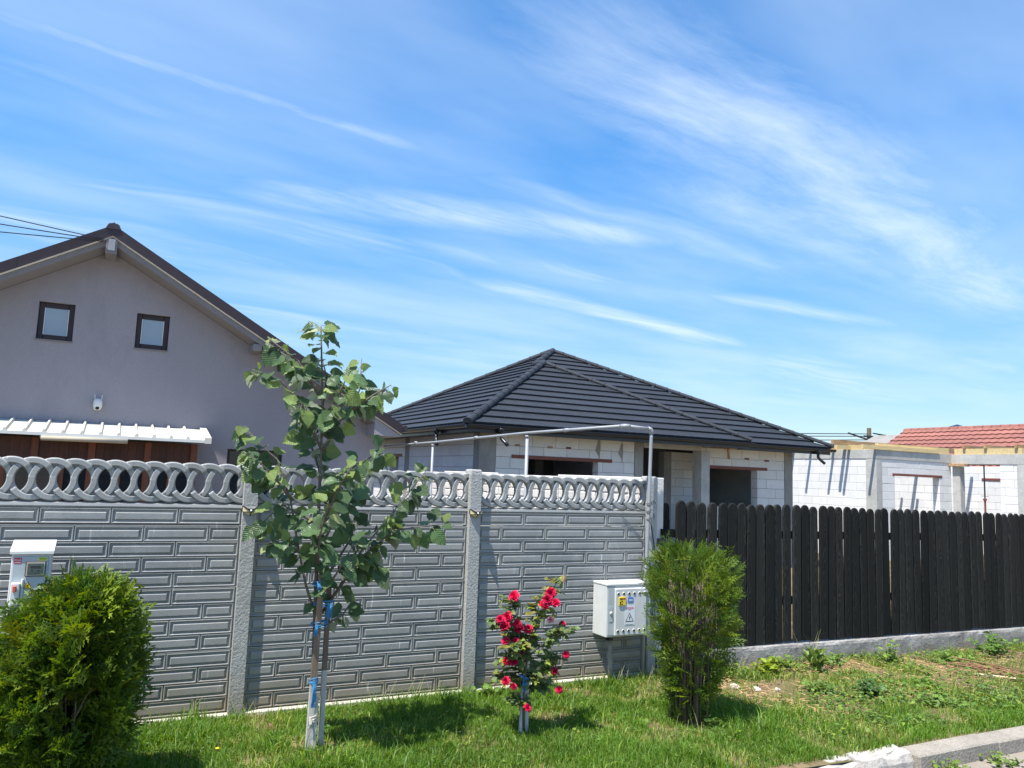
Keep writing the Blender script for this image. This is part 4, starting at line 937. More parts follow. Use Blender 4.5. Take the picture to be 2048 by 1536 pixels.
# ================================================================== pipe frame behind the fence
def pipe_frame():
    p = empty('pipe_frame', 'grey galvanised pipe frame rising above the end of the concrete fence', 'pipe frame', (5.1, 6.79, GZ))
    MB().tube([(5.045, 6.80, -.1), (5.06, 6.80, .8), (5.09, 6.80, 1.5), (5.112, 6.80, 2.42), (5.112, 6.80, 2.47)], .0185, 12).build('upright', M_galv, p, True)
    MB().tube([(5.112, 6.80, 2.46), (5.112, 6.80, 2.495), (5.10, 6.80, 2.512), (5.07, 6.80, 2.517)], .024, 12).build('elbow', M_galv, p, True)
    MB().tube([(5.08, 6.80, 2.516), (4.80, 6.80, 2.528)], .0175, 12).build('top_rail', M_galv, p, True)
    MB().tube([(4.83, 6.80, 2.527), (4.785, 6.80, 2.528), (4.769, 6.83, 2.528), (4.769, 6.87, 2.527)], .023, 12).build('elbow', M_galv, p, True)
    MB().tube([(4.769, 6.85, 2.528), (4.769, 9.0, 2.523), (4.769, 12.3, 2.47), (4.769, 15.0, 2.45)], .0175, 12).build('top_rail', M_galv, p, True)
    for y in (8.0, 10.6, 13.2): MB().tube([(4.769, y-.04, 2.525-.008*(y-8)), (4.769, y+.04, 2.525-.008*(y-8))], .023, 10).build('coupling', M_galv, p, True)
    for y, z in ((8.98, 2.51), (12.35, 2.455)):
        MB().tube([(4.769, y, -.1), (4.769, y, z-.03)], .022, 12).build('upright', M_galv, p, True)
        MB().tube([(4.769, y, z-.05), (4.769, y, z-.02)], .028, 12).build('coupling', M_galv, p, True)
pipe_frame()
def tie_wires():
    specs = [(1.72, 'upper'), (1.64, 'middle'), (1.56, 'lowest')]
    for z, nm in specs:
        m = MB()
        for q in range(3):
            pts = []
            for k in range(15):
                a = 2*math.pi*k/14; pts.append((5.098+.026*math.cos(a)+.004*math.sin(3*a+q), 6.80+.026*math.sin(a), z+.006*q+.012*math.sin(a+q)))
            m.tube(pts, .0028, 5)
        e = {'upper': [(5.12, 6.79, z), (5.16, 6.83, z+.02), (5.19, 6.845, z+.03), (5.20, 6.82, z+.01)], 'middle': [(5.07, 6.80, z), (4.95, 6.86, z+.02), (4.85, 6.89, z+.03), (4.80, 6.905, z+.02)], 'lowest': [(5.12, 6.79, z), (5.17, 6.82, z+.02), (5.20, 6.845, z+.05), (5.17, 6.83, z+.06)]}[nm]
        m.tube(e, .003, 5); m.tube([(a+.004, b-.006, c-.015) for a, b, c in e], .003, 5)
        if nm == 'middle':
            for k in range(4): m.tube([(4.85-.02, 6.88, z+.018+.007*k), (4.85, 6.872, z+.02+.007*k), (4.87, 6.88, z+.018+.007*k)], .003, 5)
        tag(m.build('tie_wire', M_wire), '%s twist of dark tie wire holding the pipe at the fence end post' % nm, 'wire', 'wire ties on the pipe')
    # slack wire ends hanging down the end post
    m = MB()
    for k in range(3): m.tube([(5.12+.01*k, 6.80, 1.53-.02*k), (5.17+.012*k, 6.835, 1.40-.03*k), (5.21+.012*k, 6.845, 1.22-.03*k), (5.235+.004*k, 6.85, 1.08-.02*k)], .0026, 5)
    tag(m.build('slack_wire', M_wire), 'loose dark wire ends hanging slantwise on the fence end post', 'wire')
tie_wires()

# ================================================================== electrical cabinets
def text_mesh(s, size):
    cu = bpy.data.curves.new('t', 'FONT'); cu.body = s; cu.size = size; cu.align_x = 'CENTER'; cu.align_y = 'CENTER'
    o = bpy.data.objects.new('t', cu); C.objects.link(o); me = bpy.data.meshes.new_from_object(o); bpy.data.objects.remove(o); bpy.data.curves.remove(cu); return me
def on_front(me, name, m, parent, x, y, z):
    me.materials.clear(); me.materials.append(m); return inst(name, me, parent, (x, y, z), rot=(math.pi/2, 0, 0))
M_lblred = mat('label_red', (.55, .03, .05), .5, .03, 5, .03, 1); M_lblyel = mat('label_yellow', (.75, .55, .04), .5, .05, 5, .05, 1); M_lblblue = mat('label_blue', (.07, .17, .55), .5, .05, 5, .05, 1); M_paper = mat('label_paper', (.68, .72, .76), .5, .03, 5, .03, 1); M_lime = mat('label_lime', (.55, .60, .08), .5, .03, 5, .03, 1); M_ink = mat('label_ink', (.012, .012, .012), .6, .02, 5, .02, 1); M_pink = mat('label_pink_ink', (.62, .12, .24), .6, .02, 5, .02, 1)
def tri_frame(parent, x, y, z, s, m_edge, m_in, name='warning_triangle'):
    h = s*.866; o = [(x-s/2, z-h/2), (x+s/2, z-h/2), (x, z+h/2)]; c = (x, z-h/6); i_ = [(c[0]+(a-c[0])*.78, c[1]+(b-c[1])*.78) for a, b in o]
    t = MB().prism([(a, y, b) for a, b in o], (0, -.001, 0)).build(name, m_edge, parent); MB().prism([(a, y-.0012, b) for a, b in i_], (0, -.0006, 0)).build('triangle_field', m_in, t)
    b = [(x+.05*s, z+.16*s), (x-.10*s, z-.10*s), (x-.01*s, z-.09*s), (x-.06*s, z-.32*s), (x+.11*s, z-.02*s), (x+.02*s, z-.03*s), (x+.10*s, z+.14*s)]
    MB().prism([(p, y-.002, q) for p, q in b], (0, -.0005, 0)).build('bolt_symbol', M_ink, t)
def wall_cabinet():
    X0, X1, Y0, Y1, Z0, Z1 = 4.497, 5.04, 6.655, 6.915, .405, .905
    o = empty('distribution_box', 'white electrical distribution box with two rows of round vents mounted on the concrete fence', 'electrical box', ((X0+X1)/2, 6.9, Z0))
    MB().box(X0, X1, Y0+.012, Y1, Z0, Z1, bev=.006).build('body', M_box, o)
    MB().box(X0-.004, X1+.004, Y0+.0, Y1, Z1+.001, Z1+.022, bev=.004).build('top_cover', M_box, o)
    d = MB().box(X0+.012, X1-.01, Y0+.004, Y0+.0115, Z0+.02, Z1-.02, bev=.002).build('door', M_boxblue, o)
    MB().box(X0+.085, X1-.075, Y0-.018, Y0+.0035, Z0+.016, Z1-.022, bev=.008).build('raised_door_panel', M_box, d)
    yf = Y0-.0185
    xa, xb = X0+.12, X1-.10
    for z in (Z1-.075, Z0+.062):
        for k in range(6):
            x = xa+(xb-xa)*k/5; MB().lathe([(.0165, 0), (.0155, .0035), (.0125, .004)], (x, yf+.0005, z), 14, 'Y').build('vent_ring', M_white, d, True); MB().lathe([(.012, 0), (.0115, .0025)], (x, yf-.0023, z), 12, 'Y').build('vent_hole', M_ink, d)
    MB().lathe([(.016, 0), (.016, .008), (.008, .012)], (X0+.05, Y0+.004, Z0+.235), 12, 'Y').build('lock', M_white, d, True); MB().lathe([(.006, 0), (.005, .004)], (X0+.052, Y0-.009, Z0+.237), 10, 'Y').build('key_hole', M_ink, d)
    MB().box(X0+.028, X0+.07, Y0+.001, Y0+.0035, Z0+.15, Z0+.30, bev=.001).build('lock_plate', M_boxblue, d)
    # labels
    lx = X0+.165; y = MB().box(lx-.042, lx+.042, yf-.010, yf-.0005, Z1-.190, Z1-.105, bev=.003).build('yellow_label', M_lblyel, d)
    MB().box(lx+.008, lx+.034, yf-.0112, yf-.0102, Z1-.128, Z1-.114).build('label_flag', M_lblred, y)
    for (a, b) in ((-.026, -.158), (-.006, -.150), (-.028, -.176), (-.006, -.176)): MB().lathe([(.009, 0), (.006, .0008)], (lx+a, yf-.0102, Z1+b), 8, 'Y').build('label_symbol', M_ink, y)
    for k in range(3): MB().box(lx-.034, lx+.004, yf-.0110, yf-.0102, Z1-.120-.006*k, Z1-.117-.006*k).build('label_line', M_ink, y)
    bx = X0+.268; b = MB().box(bx-.033, bx+.033, yf-.0035, yf-.0005, Z1-.165, Z1-.112, bev=.002).build('blue_label', M_lblblue, d)
    for k in range(2): MB().box(bx-.024, bx+.024, yf-.0044, yf-.0036, Z1-.138-.012*k, Z1-.132-.012*k).build('label_line', M_paper, b)
    px = X0+.262; p = MB().box(px-.062, px+.062, yf-.0014, yf-.0003, Z0+.115, Z0+.315).build('paper_notice', M_paper, d)
    R2 = random.Random(3)
    for k, (z, mm, wd) in enumerate(((.288, M_pink, .048), (.276, M_pink, .048), (.264, M_ink, .014), (.122, M_ink, .05))):
        x = px-wd
        while x < px+wd-.004:
            w = R2.uniform(.004, .014); MB().box(x, min(x+w, px+wd), yf-.0022, yf-.0015, Z0+z-(.0035 if mm is M_pink else .0018), Z0+z+(.0035 if mm is M_pink else .0018)).build('notice_word', mm, p); x += w+.0035
    tri_frame(p, px-.003, yf-.0016, Z0+.193, .10, M_ink, M_paper)
    # supply pipe below
    MB().box(X0+.15, X0+.20, 6.83, 6.9, Z0-.07, Z0-.001).build('gland', M_black, o)
    MB().tube([(X0+.175, 6.85, Z0-.07), (X0+.175, 6.85, .20), (X0+.18, 6.845, .12), (X0+.185, 6.84, -.08)], [.022, .022, .027, .024], 10).build('supply_pipe', M_rust, o, True)
wall_cabinet()
def meter_cabinet():
    X0, X1, Y0, Y1, Z0, Z1 = -.575, -.325, 6.50, 6.68, .62, 1.31
    o = empty('meter_cabinet', 'white electricity meter cabinet with sloping top behind the large left bush', 'electrical box', (-.45, 6.6, GZ))
    MB().box(X0+.004, X1-.004, Y0+.008, Y1, Z0, Z1-.012, bev=.006).build('body', M_box, o)
    MB().hexa([(X0-.008, Y0-.016, Z1-.012), (X1+.008, Y0-.016, Z1-.012), (X1+.008, Y1+.008, Z1-.012), (X0-.008, Y1+.008, Z1-.012)], [(X0-.008, Y0-.016, Z1+.008), (X1+.008, Y0-.016, Z1+.008), (X1+.008, Y1+.008, Z1+.068), (X0-.008, Y1+.008, Z1+.068)]).build('sloping_top', M_white, o)
    d = MB().box(X0+.016, X1-.02, Y0-.004, Y0+.0075, Z0+.02, Z1-.03, bev=.003).build('door', M_boxblue, o)
    y = Y0-.0042
    wx, wz, w, hh = X0+.155, Z1-.115, .062, .052
    f = MB().box(wx-w, wx+w, y-.010, y-.0003, wz-hh, wz+hh, bev=.004).build('viewing_window', M_frame, d)
    MB().box(wx-w+.006, wx+w-.006, y-.0135, y-.0105, wz-hh+.006, wz+hh-.006).build('window_gasket', mat('gasket', (.42, .40, .33), .6, .05, 5, .05, 1), f)
    g = MB().box(wx-w+.014, wx+w-.014, y-.0165, y-.0138, wz-hh+.014, wz+hh-.014).build('pane', mat('meter_glass', (.06, .085, .08), .12, .2, 20, .1, 5, spec=.6), f)
    MB().box(wx-.032, wx+.032, y-.0185, y-.0168, wz+.012, wz+.019).build('meter_display', M_ink, g)
    for s in (-1, 1): MB().lathe([(.005, 0), (.004, .001)], (wx+s*.02, y-.0168, wz-.008), 8, 'Y').build('meter_button', M_ink, g)
    l1 = MB().box(X0+.022, X0+.066, y-.0012, y-.0002, Z1-.078, Z1-.038).build('red_label', M_lblred, d); on_front(text_mesh('PGA', .0215), 'label_text', M_paper, l1, X0+.044, y-.0018, Z1-.055); MB().box(X0+.026, X0+.062, y-.0018, y-.0013, Z1-.071, Z1-.068).build('label_line', M_paper, l1)
    l2 = MB().box(X1-.085, X1-.028, y-.0012, y-.0002, Z1-.060, Z1-.036).build('lime_label', M_lime, d); on_front(text_mesh('BMPM', .0165), 'label_text', M_ink, l2, X1-.055, y-.0018, Z1-.047)
    tri_frame(d, X0+.118, y-.0005, Z1-.225, .055, M_ink, M_lblyel)
    MB().box(X0+.02, X0+.075, y-.045, y-.0005, Z1-.36, Z1-.205, bev=.006).build('switch_guard', M_white, d); MB().box(X0+.034, X0+.056, y-.062, y-.046, Z1-.265, Z1-.222, bev=.004).build('red_switch', mat('switch_red', (.55, .12, .08), .4, .05, 5, .05, 1), d)
    MB().tube([(X0+.085, y-.006, Z1-.34), (X0+.085, y-.006, Z1-.185)], .009, 8).build('door_bar', M_white, d)
    MB().box(X0+.05, X1-.05, Y0+.03, Y1-.03, -.2, Z0-.001).build('pedestal', M_box, o)
meter_cabinet()

# ================================================================== linden sapling
def leaf_shape(variant):
    """heart shaped blade, point along +Y of its own frame, folded on the midrib and drooping at the tip"""
    r = random.Random(variant); n = 11; fold = r.uniform(.10, .38); droop = r.uniform(.15, .6); asym = r.uniform(-.08, .08)
    rows = []
    for i in range(n):
        t = i/(n-1)
        w = .52*(math.sin(math.pi*min(1, (t*.93+.07))**.72)**.9)*(1.0-.05*t) if 0 < t < 1 else (.16 if t == 0 else .0)
        rows.append((t, w))
    V, F, UV = [], [], []
    for t, w in rows:
        y = t-.0; base = -.13*max(0, 1-t*5)
        for k, q in enumerate((-1, -.5, 0, .5, 1)):
            x = q*w+asym*w*abs(q); dy = base*(1 if abs(q) > .3 else 0)*abs(q)*1.2
            zz = abs(x)*fold*(1+.3*math.sin(9*t))-droop*t*t*.55+.025*math.sin(21*t+variant)*abs(q)+(.02*math.sin(30*t)*abs(q) if abs(q) == 1 else 0)
            V.append((x, y+dy, zz)); UV.append((x, y+dy))
    for i in range(n-1):
        for k in range(4): F.append((5*i+k, 5*i+k+1, 5*i+6+k, 5*i+5+k))
    return V, F, UV
def leaf_mesh(variant, m, petiole=.45):
    V, F, UV = leaf_shape(variant); me = bpy.data.meshes.new('leaf')
    b = len(V)
    if petiole:
        p = petiole; V += [(-.012, -p, .05), (.012, -p, .05), (.012, .02, 0), (-.012, .02, 0), (0, -p, .075), (0, .02, .02)]; UV += [(0, 0)]*6; F += [(b, b+1, b+2, b+3), (b+1, b+4, b+5, b+2), (b+4, b, b+3, b+5)]
    V = [(x, y+petiole, z) for x, y, z in V]
    me.from_pydata(V, [], F); me.update(); me.polygons.foreach_set('use_smooth', [True]*len(me.polygons))
    ul = me.uv_layers.new(name='UVMap')
    for l in me.loops: ul.data[l.index].uv = UV[l.vertex_index]
    me.materials.append(m); return me
def basis(d, n, p, s):
    y = Vector(d).normalized(); z = Vector(n)-y*Vector(n).dot(y); z = z.normalized() if z.length > 1e-4 else y.orthogonal().normalized(); x = y.cross(z)
    return Matrix(((x.x*s, y.x*s, z.x*s, p[0]), (x.y*s, y.y*s, z.y*s, p[1]), (x.z*s, y.z*s, z.z*s, p[2]), (0, 0, 0, 1)))
def rnd_vec(r): return Vector((r.gauss(0, 1), r.gauss(0, 1), r.gauss(0, 1)))
def linden():
    t = empty('linden_sapling', 'young broad-leaved tree tied to two stakes in front of the grey fence', 'tree', (1.44, 5.85, GZ))
    r = random.Random(21); Y = 5.85
    B = {'trunk': [(1.44, -.06), (1.41, .83), (1.39, 1.44), (1.38, 1.92), (1.36, 2.48), (1.31, 3.03)],
         'b1': [(1.42, .87), (1.33, 1.12), (1.27, 1.37), (1.19, 1.73), (1.08, 2.02), (.93, 2.15), (.84, 2.26)], 'b2': [(1.29, 1.34), (1.18, 1.41), (1.05, 1.45)], 'b3': [(1.19, 1.73), (1.02, 1.91), (.83, 2.06)],
         'b4': [(1.44, .9), (1.58, 1.11), (1.68, 1.3), (1.86, 1.52), (2.05, 1.75), (2.24, 1.99)], 'b5': [(1.46, .92), (1.61, 1.15), (1.79, 1.37), (1.98, 1.52), (2.37, 1.56)],
         'b6': [(1.38, 2.1), (1.19, 2.46), (1.04, 2.6), (.84, 2.66)], 'b7': [(1.35, 2.48), (1.17, 2.76), (.95, 2.92)], 'b8': [(1.39, 2.1), (1.54, 2.38), (1.68, 2.58), (1.72, 2.86)], 'b9': [(1.54, 2.38), (1.76, 2.55), (1.9, 2.64)],
         'b10': [(1.48, .83), (1.63, .88), (1.72, .95)], 'b11': [(1.39, 1.74), (1.6, 2.0), (1.75, 2.12)], 'b12': [(1.4, 1.55), (1.14, 1.69), (1.01, 1.52)], 'b13': [(1.41, 1.37), (1.58, 1.66), (1.76, 1.89)], 'b14': [(1.68, 1.3), (1.82, 1.29), (1.9, 1.2)], 'b15': [(1.37, 2.29), (1.24, 2.36), (1.14, 2.42)],
         'f1': [(1.40, 1.2), (1.36, 1.5), (1.33, 1.75)], 'f2': [(1.40, 1.5), (1.46, 1.8), (1.52, 2.05)], 'f3': [(1.39, 1.9), (1.33, 2.15), (1.27, 2.3)], 'f4': [(1.37, 2.2), (1.43, 2.5), (1.47, 2.68)], 'g1': [(1.42, 1.0), (1.52, 1.25), (1.55, 1.45)], 'g2': [(1.5, 1.22), (1.7, 1.45), (1.78, 1.62)], 'g3': [(1.36, 2.4), (1.40, 2.65), (1.37, 2.85)]}
    Lv = [leaf_mesh(k, M_linden) for k in range(7)]; Lt = [leaf_mesh(k+20, M_lindenlight) for k in range(3)]
    rest = []; count = 0; yend = {'f1': -.5, 'f2': -.45, 'f3': .4, 'f4': -.35, 'g1': -.4, 'g2': .45, 'g3': .2, 'b11': -.35, 'b13': .4, 'b12': .3, 'b15': -.3}
    nleaf = {'trunk': 34, 'b1': 24, 'b2': 8, 'b3': 13, 'b4': 26, 'b5': 22, 'b6': 15, 'b7': 14, 'b8': 18, 'b9': 10, 'b10': 7, 'b11': 14, 'b12': 11, 'b13': 16, 'b14': 6, 'b15': 8, 'f1': 9, 'f2': 9, 'f3': 8, 'f4': 8, 'g1': 7, 'g2': 10, 'g3': 6}
    for k, pl in B.items():
        ye = yend.get(k, r.uniform(-.28, .28)) if k != 'trunk' else 0.0; n = len(pl)
        pts = [Vector((x, Y+ye*(i/(n-1))**1.3+(r.uniform(-.015, .015) if 0 < i else 0), z)) for i, (x, z) in enumerate(pl)]
        rad = [.020*(1-.72*i/(n-1)) for i in range(n)] if k == 'trunk' else [.0105*(1-.7*i/(n-1)) for i in range(n)]
        MB().tube(pts, rad, 8).build('trunk' if k == 'trunk' else 'branch', M_bark, t, True)
        cum = [0]
        for a, b in zip(pts, pts[1:]): cum.append(cum[-1]+(b-a).length)
        N = nleaf[k]
        for i in range(N):
            lo = .42 if k == 'trunk' else .25
            s = cum[-1]*(lo+(1-lo)*((i+r.uniform(.1, .9))/N)**.85); j = max(q for q in range(n-1) if cum[q] <= s+1e-6); f = (s-cum[j])/(cum[j+1]-cum[j]); p = pts[j].lerp(pts[j+1], min(f, 1)); ax = (pts[j+1]-pts[j]).normalized()
            out = rnd_vec(r); out = (out-ax*out.dot(ax)).normalized(); tip = s > cum[-1]*.93
            d = (out*.8+ax*.35+Vector((0, 0, -.55+r.uniform(-.3, .25)))).normalized()
            nrm = (Vector((-.30, -.62, .55))+out*.45+rnd_vec(r)*.40)
            size = r.uniform(.075, .130)*(1.0 if not tip else .85)
            me = r.choice(Lt if (tip or r.random() < .28) else Lv)  # young leaves at tips; the random pale share paints in sunlit leaves
            inst('leaf', me, t, mw=basis(d, nrm, p+rnd_vec(r)*.006, size)); count += 1
        if k == 'trunk':
            for q in range(6): a = q*1.05+.4; inst('leaf', r.choice(Lv+Lt[:1]), t, mw=basis(Vector((math.cos(a), math.sin(a)*.8, .25-.12*q)), Vector((-.2, -.6, .5))+rnd_vec(r)*.3, pts[-1]-Vector((0, 0, .015*q)), r.uniform(.10, .13)))
        for i in range(int(N*.85)):     # further leaves, nearer the stem, past the number kept singly
            s = cum[-1]*r.uniform(.32 if k == 'trunk' else .15, 1.0); j = max(q for q in range(n-1) if cum[q] <= s+1e-6); f = (s-cum[j])/(cum[j+1]-cum[j]); p = pts[j].lerp(pts[j+1], min(f, 1)); ax = (pts[j+1]-pts[j]).normalized()
            out = rnd_vec(r); out = (out-ax*out.dot(ax)).normalized(); d = (out*.8+ax*.35+Vector((0, 0, -.5+r.uniform(-.3, .25)))).normalized()
            rest.append((basis(d, (Vector((-.30, -.6, .55))+out*.45+rnd_vec(r)*.4), p+rnd_vec(r)*.01, r.uniform(.07, .115)), r.randrange(7)))
    bm = bmesh.new(); uvl = None
    for Mx, vi in rest:
        tmp = Lv[vi].copy(); tmp.transform(Mx); bm.from_mesh(tmp); bpy.data.meshes.remove(tmp)
    me = bpy.data.meshes.new('inner_leaves'); bm.to_mesh(me); bm.free(); me.materials.append(M_linden); inst('inner_leaves', me, t)['kind'] = 'stuff'
    return count
M_linden = leaf_mat('linden_leaf', (.072, .130, .052), (.29, .34, .24), .5, .34, .38, veins=True)
M_lindenlight = leaf_mat('linden_young_or_sunlit_leaf', (.18, .25, .075), (.32, .38, .20), .25, .35, .45, veins=True)
linden()
def stakes():
    def stake(name, label, pts, w, zs, d):
        o = empty('tree_stake', label, 'stake', (pts[0][0], pts[0][1], GZ), 'stakes of the young tree')
        (xa, ya, za), (xb, yb, zb) = pts
        def at(z): t = (z-za)/(zb-za); return xa+(xb-xa)*t, ya+(yb-ya)*t
        def seg(z0, z1, m, nm, g):
            a, b = at(z0), at(z1); V = []
            for (x, y), z in ((a, z0), (b, z1)): V.append([(x-w-g, y-d-g, z), (x+w+g, y-d-g, z), (x+w+g, y+d+g, z), (x-w-g, y+d+g, z)])
            MB().hexa(V[0], V[1]).build(nm, m, o)
        seg(za, zs, M_wash, 'whitewashed_foot', 0.0); seg(zs, zb, M_stake, 'shaft', -.0006)
    stake('tree_stake', 'left weathered wooden stake, whitewashed at the foot, beside the young tree', [(1.405, 5.80, -.2), (1.425, 5.80, 1.20)], .022, .46, .016)
    stake('tree_stake', 'right thinner wooden stake with pale foot behind the young tree trunk', [(1.515, 5.89, -.2), (1.510, 5.90, 1.17)], .018, .50, .013)
    MB_ = MB().hexa([(1.428, 5.775, -.1), (1.452, 5.775, -.1), (1.452, 5.80, -.1), (1.428, 5.80, -.1)], [(1.43, 5.775, .34), (1.452, 5.775, .34), (1.452, 5.80, .34), (1.43, 5.80, .34)])
    tag(MB_.build('stake_splint', M_wash), 'short grey wooden splint nailed low against the left tree stake', 'splint')
    def knot(x, y, z, label, m=M_twine, tail=.1, n=9, rw=.045, rd=.06, tx=-.02):
        r = random.Random(int(z*1000)); mb = MB()
        for q in range(3):
            pts = [(x+rw*math.cos(2*math.pi*k/12), y+rd*math.sin(2*math.pi*k/12), z+.008*q+.012*math.sin(2*math.pi*k/12+q*1.3)) for k in range(13)]; mb.tube(pts, .004, 5, False)
        for q in range(n):
            dx, l = r.uniform(-.02, .02), tail*r.uniform(.5, 1.1); px = x+tx+r.uniform(-.012, .012); mb.tube([(px, y-rd, z+r.uniform(0, .02)), (px+dx*.5, y-rd-.015, z-l*.4), (px+dx, y-rd-.006, z-l)], .0032, 4)
        tag(mb.build('twine_tie', m), label, 'twine', 'twine ties on the young tree')
    knot(1.415, 5.80, .45, 'large tuft of blue twine low on the left tree stake', tail=.16, n=26, rw=.030, rd=.024, tx=0.0)
    knot(1.465, 5.85, .985, 'blue twine bow high between the two tree stakes', tail=.10, n=14, rw=.075, rd=.07, tx=.025); knot(1.44, 5.84, .84, 'blue twine tie below the fork of the young tree', tail=.07, n=10, rw=.06, rd=.065, tx=-.035)
    knot(1.42, 5.83, 1.13, 'blue twine tie just under the lowest leaves at the stake top', tail=.04, n=6, rw=.05, rd=.055); knot(1.40, 5.85, 1.43, 'blue twine wound on the trunk among the leaves', tail=.05, n=6, rw=.024, rd=.024); knot(1.425, 5.80, .19, 'pale string tied near the foot of the left tree stake', M_twinew, .05, 6, .030, .030)
stakes()

# ================================================================== rose
def rose():
    r = random.Random(5); Y = 5.62
    t = empty('rose_bush', 'standard rose with red blooms tied to a short stake in the lawn', 'rose', (3.06, Y, GZ))
    M_stem = mat('rose_stem', (.075, .10, .04), .7, .2, 20, .1, 4)
    stems = [[(3.04, -.06), (3.03, .26), (3.05, .53), (3.06, .70)], [(3.05, .5), (2.98, .70), (2.92, .88), (2.91, 1.0)], [(3.06, .6), (3.10, .75), (3.16, .9), (3.18, .99)], [(3.06, .65), (3.2, .85), (3.27, .98), (3.36, 1.14)], [(3.03, .55), (2.92, .72), (2.80, .83)], [(3.03, .4), (2.96, .52), (2.87, .54)], [(3.03, .35), (2.93, .40), (2.85, .37)], [(3.05, .55), (3.2, .68), (3.33, .78)], [(3.04, .42), (3.2, .50), (3.32, .57)], [(3.04, .3), (3.17, .30), (3.29, .30)], [(3.03, .2), (3.0, .22), (2.99, .21)], [(3.05, .5), (3.0, .66), (2.97, .77)], [(3.04, .45), (2.93, .6), (2.84, .68)], [(3.05, .35), (3.16, .4), (3.24, .45)]]
    paths = []
    for i, pl in enumerate(stems):
        ye = 0 if i == 0 else r.uniform(-.16, .14); n = len(pl); pts = [Vector((x, Y+ye*(k/(n-1)), z)) for k, (x, z) in enumerate(pl)]; paths.append(pts)
        MB().tube(pts, [.012*(1-.4*k/(n-1)) if i == 0 else .0048*(1-.4*k/(n-1)) for k in range(n)], 6).build('stem', M_stem if i else M_bark, t, True)
    # leaves: small toothed leaflets in sprays, joined (each only a few millimetres across)
    V, F, Cc = [], [], []; lv, lf, _ = leaf_shape(3); lv = np.array(lv); lv[:, 0] *= .8
    tri = np.array([q for f in lf for q in ((f[0], f[1], f[2]), (f[0], f[2], f[3]))])
    b = 0
    for pts in paths[1:]+paths[1:]:
        for q in range(15):
            f = r.random()**.7; j = min(int(f*(len(pts)-1)), len(pts)-2); p = pts[j].lerp(pts[j+1], f*(len(pts)-1)-j); out = rnd_vec(r).normalized(); out.z *= .5; tone = r.choice([(1, 1, 1), (1, 1, 1), (.8, .85, .9), (1.9, 1.7, 1.0), (1.5, 1.0, .7)])
            for s in range(5):
                side = [0, -1, 1, -1, 1][s]; along = [.085, .055, .055, .028, .028][s]; perp = out.cross(Vector((0, 0, 1))); perp = perp.normalized() if perp.length > .01 else Vector((1, 0, 0))
                d = (out+perp*side*.9+Vector((0, 0, r.uniform(-.3, .3)))).normalized(); Mx = basis(d, Vector((0, -.3, 1))+rnd_vec(r)*.35, p+out*along, r.uniform(.034, .052)); A = np.array(Mx)
                V.append(lv @ A[:3, :3].T+A[:3, 3]); F.append(tri+b); b += len(lv); Cc.append(np.tile(np.array(tone)*r.uniform(.75, 1.25), (len(lv), 1)))
    o = big_mesh('foliage', np.concatenate(V), np.concatenate(F), np.concatenate(Cc), M_roseleaf, t, smooth=True); o['kind'] = 'stuff'
    # blooms
    def bloom(var):
        rr = random.Random(var); m = MB()
        def petal(ang, rad, h, w, curl, tilt):
            V, F = [], []; nu, nv = 5, 5
            for i in range(nu):
                u = i/(nu-1)
                for j in range(nv):
                    v = (j/(nv-1)-.5)*2; ww = w*math.sin(math.pi*(.18+.62*u))*v; rr_ = rad*(.25+.75*u)+curl*u*u*u; z = h*u-tilt*u*u+(.12*rad*abs(v)*abs(v)*u); a = ang+ww
                    q = rr_*(1+.10*math.sin(6*v+var+ang*3)); z += .006*math.sin(5*v+ang*2)*u; V.append((q*math.cos(a), q*math.sin(a), z))
            for i in range(nu-1):
                for j in range(nv-1): F.append((i*nv+j, i*nv+j+1, (i+1)*nv+j+1, (i+1)*nv+j))
            m.add(V, F)
        a = 0
        for ring, (n, rad, h, w, curl, tilt) in enumerate(((4, .009, .036, 1.3, -.002, .0), (6, .017, .040, .95, .004, .0), (7, .026, .040, .72, .010, .006), (8, .034, .033, .60, .015, .016), (6, .040, .020, .55, .012, .022))):
            for k in range(n): a += 2*math.pi/n*rr.uniform(.85, 1.15); petal(a+ring*.4, rad*rr.uniform(.9, 1.1), h*rr.uniform(.9, 1.1), w, curl, tilt)
        m.lathe([(.004, -.014), (.010, -.006), (.012, .004)], (0, 0, 0), 8, mi=1)
        return m.mesh('flower', [M_rose, M_stem], True)
    bl = [bloom(k) for k in range(4)]
    fl = [(2.91, 1.02), (3.15, 1.0), (3.22, 1.04), (3.16, .94), (3.23, .97), (2.77, .86), (2.85, .87), (2.815, .80), (3.34, .79), (2.97, .77), (3.05, .76), (2.94, .81), (3.21, .84), (2.83, .69), (2.925, .68), (2.97, .58), (2.85, .53), (2.91, .53), (3.335, .57), (3.24, .45), (2.83, .40), (2.88, .36), (3.29, .30), (2.99, .20)]
    for i, (x, z) in enumerate(fl):
        d = Vector((r.uniform(-1.0, .7), -.8+r.uniform(-.3, .7), r.uniform(.1, 1.1))).normalized(); small = .8 if i in (12, 11, 14, 19, 21, 18) else 1.0
        q = d.to_track_quat('Z', 'Y').to_matrix().to_4x4(); q.translation = Vector((x, Y-.10+r.uniform(-.05, .10), z)); s = small*r.uniform(.52, .92)
        o = inst('flower', bl[i % 4], t, mw=q @ Matrix.Scale(s, 4)); 
        if i == 12: o.data = o.data.copy(); o.data.materials[0] = mat('faded_petal', (.62, .25, .26), .6, .3, 30, .2, 6)
    MB().tube([(3.36, Y+.0, 1.12), (3.375, Y, 1.17)], .02, 7).build('withered_bloom', mat('withered', (.25, .19, .09), .9, .3, 40, .2, 8), t)
    s = empty('rose_stake', 'short weathered wooden stake behind the red rose', 'stake', (3.075, Y+.03, GZ))
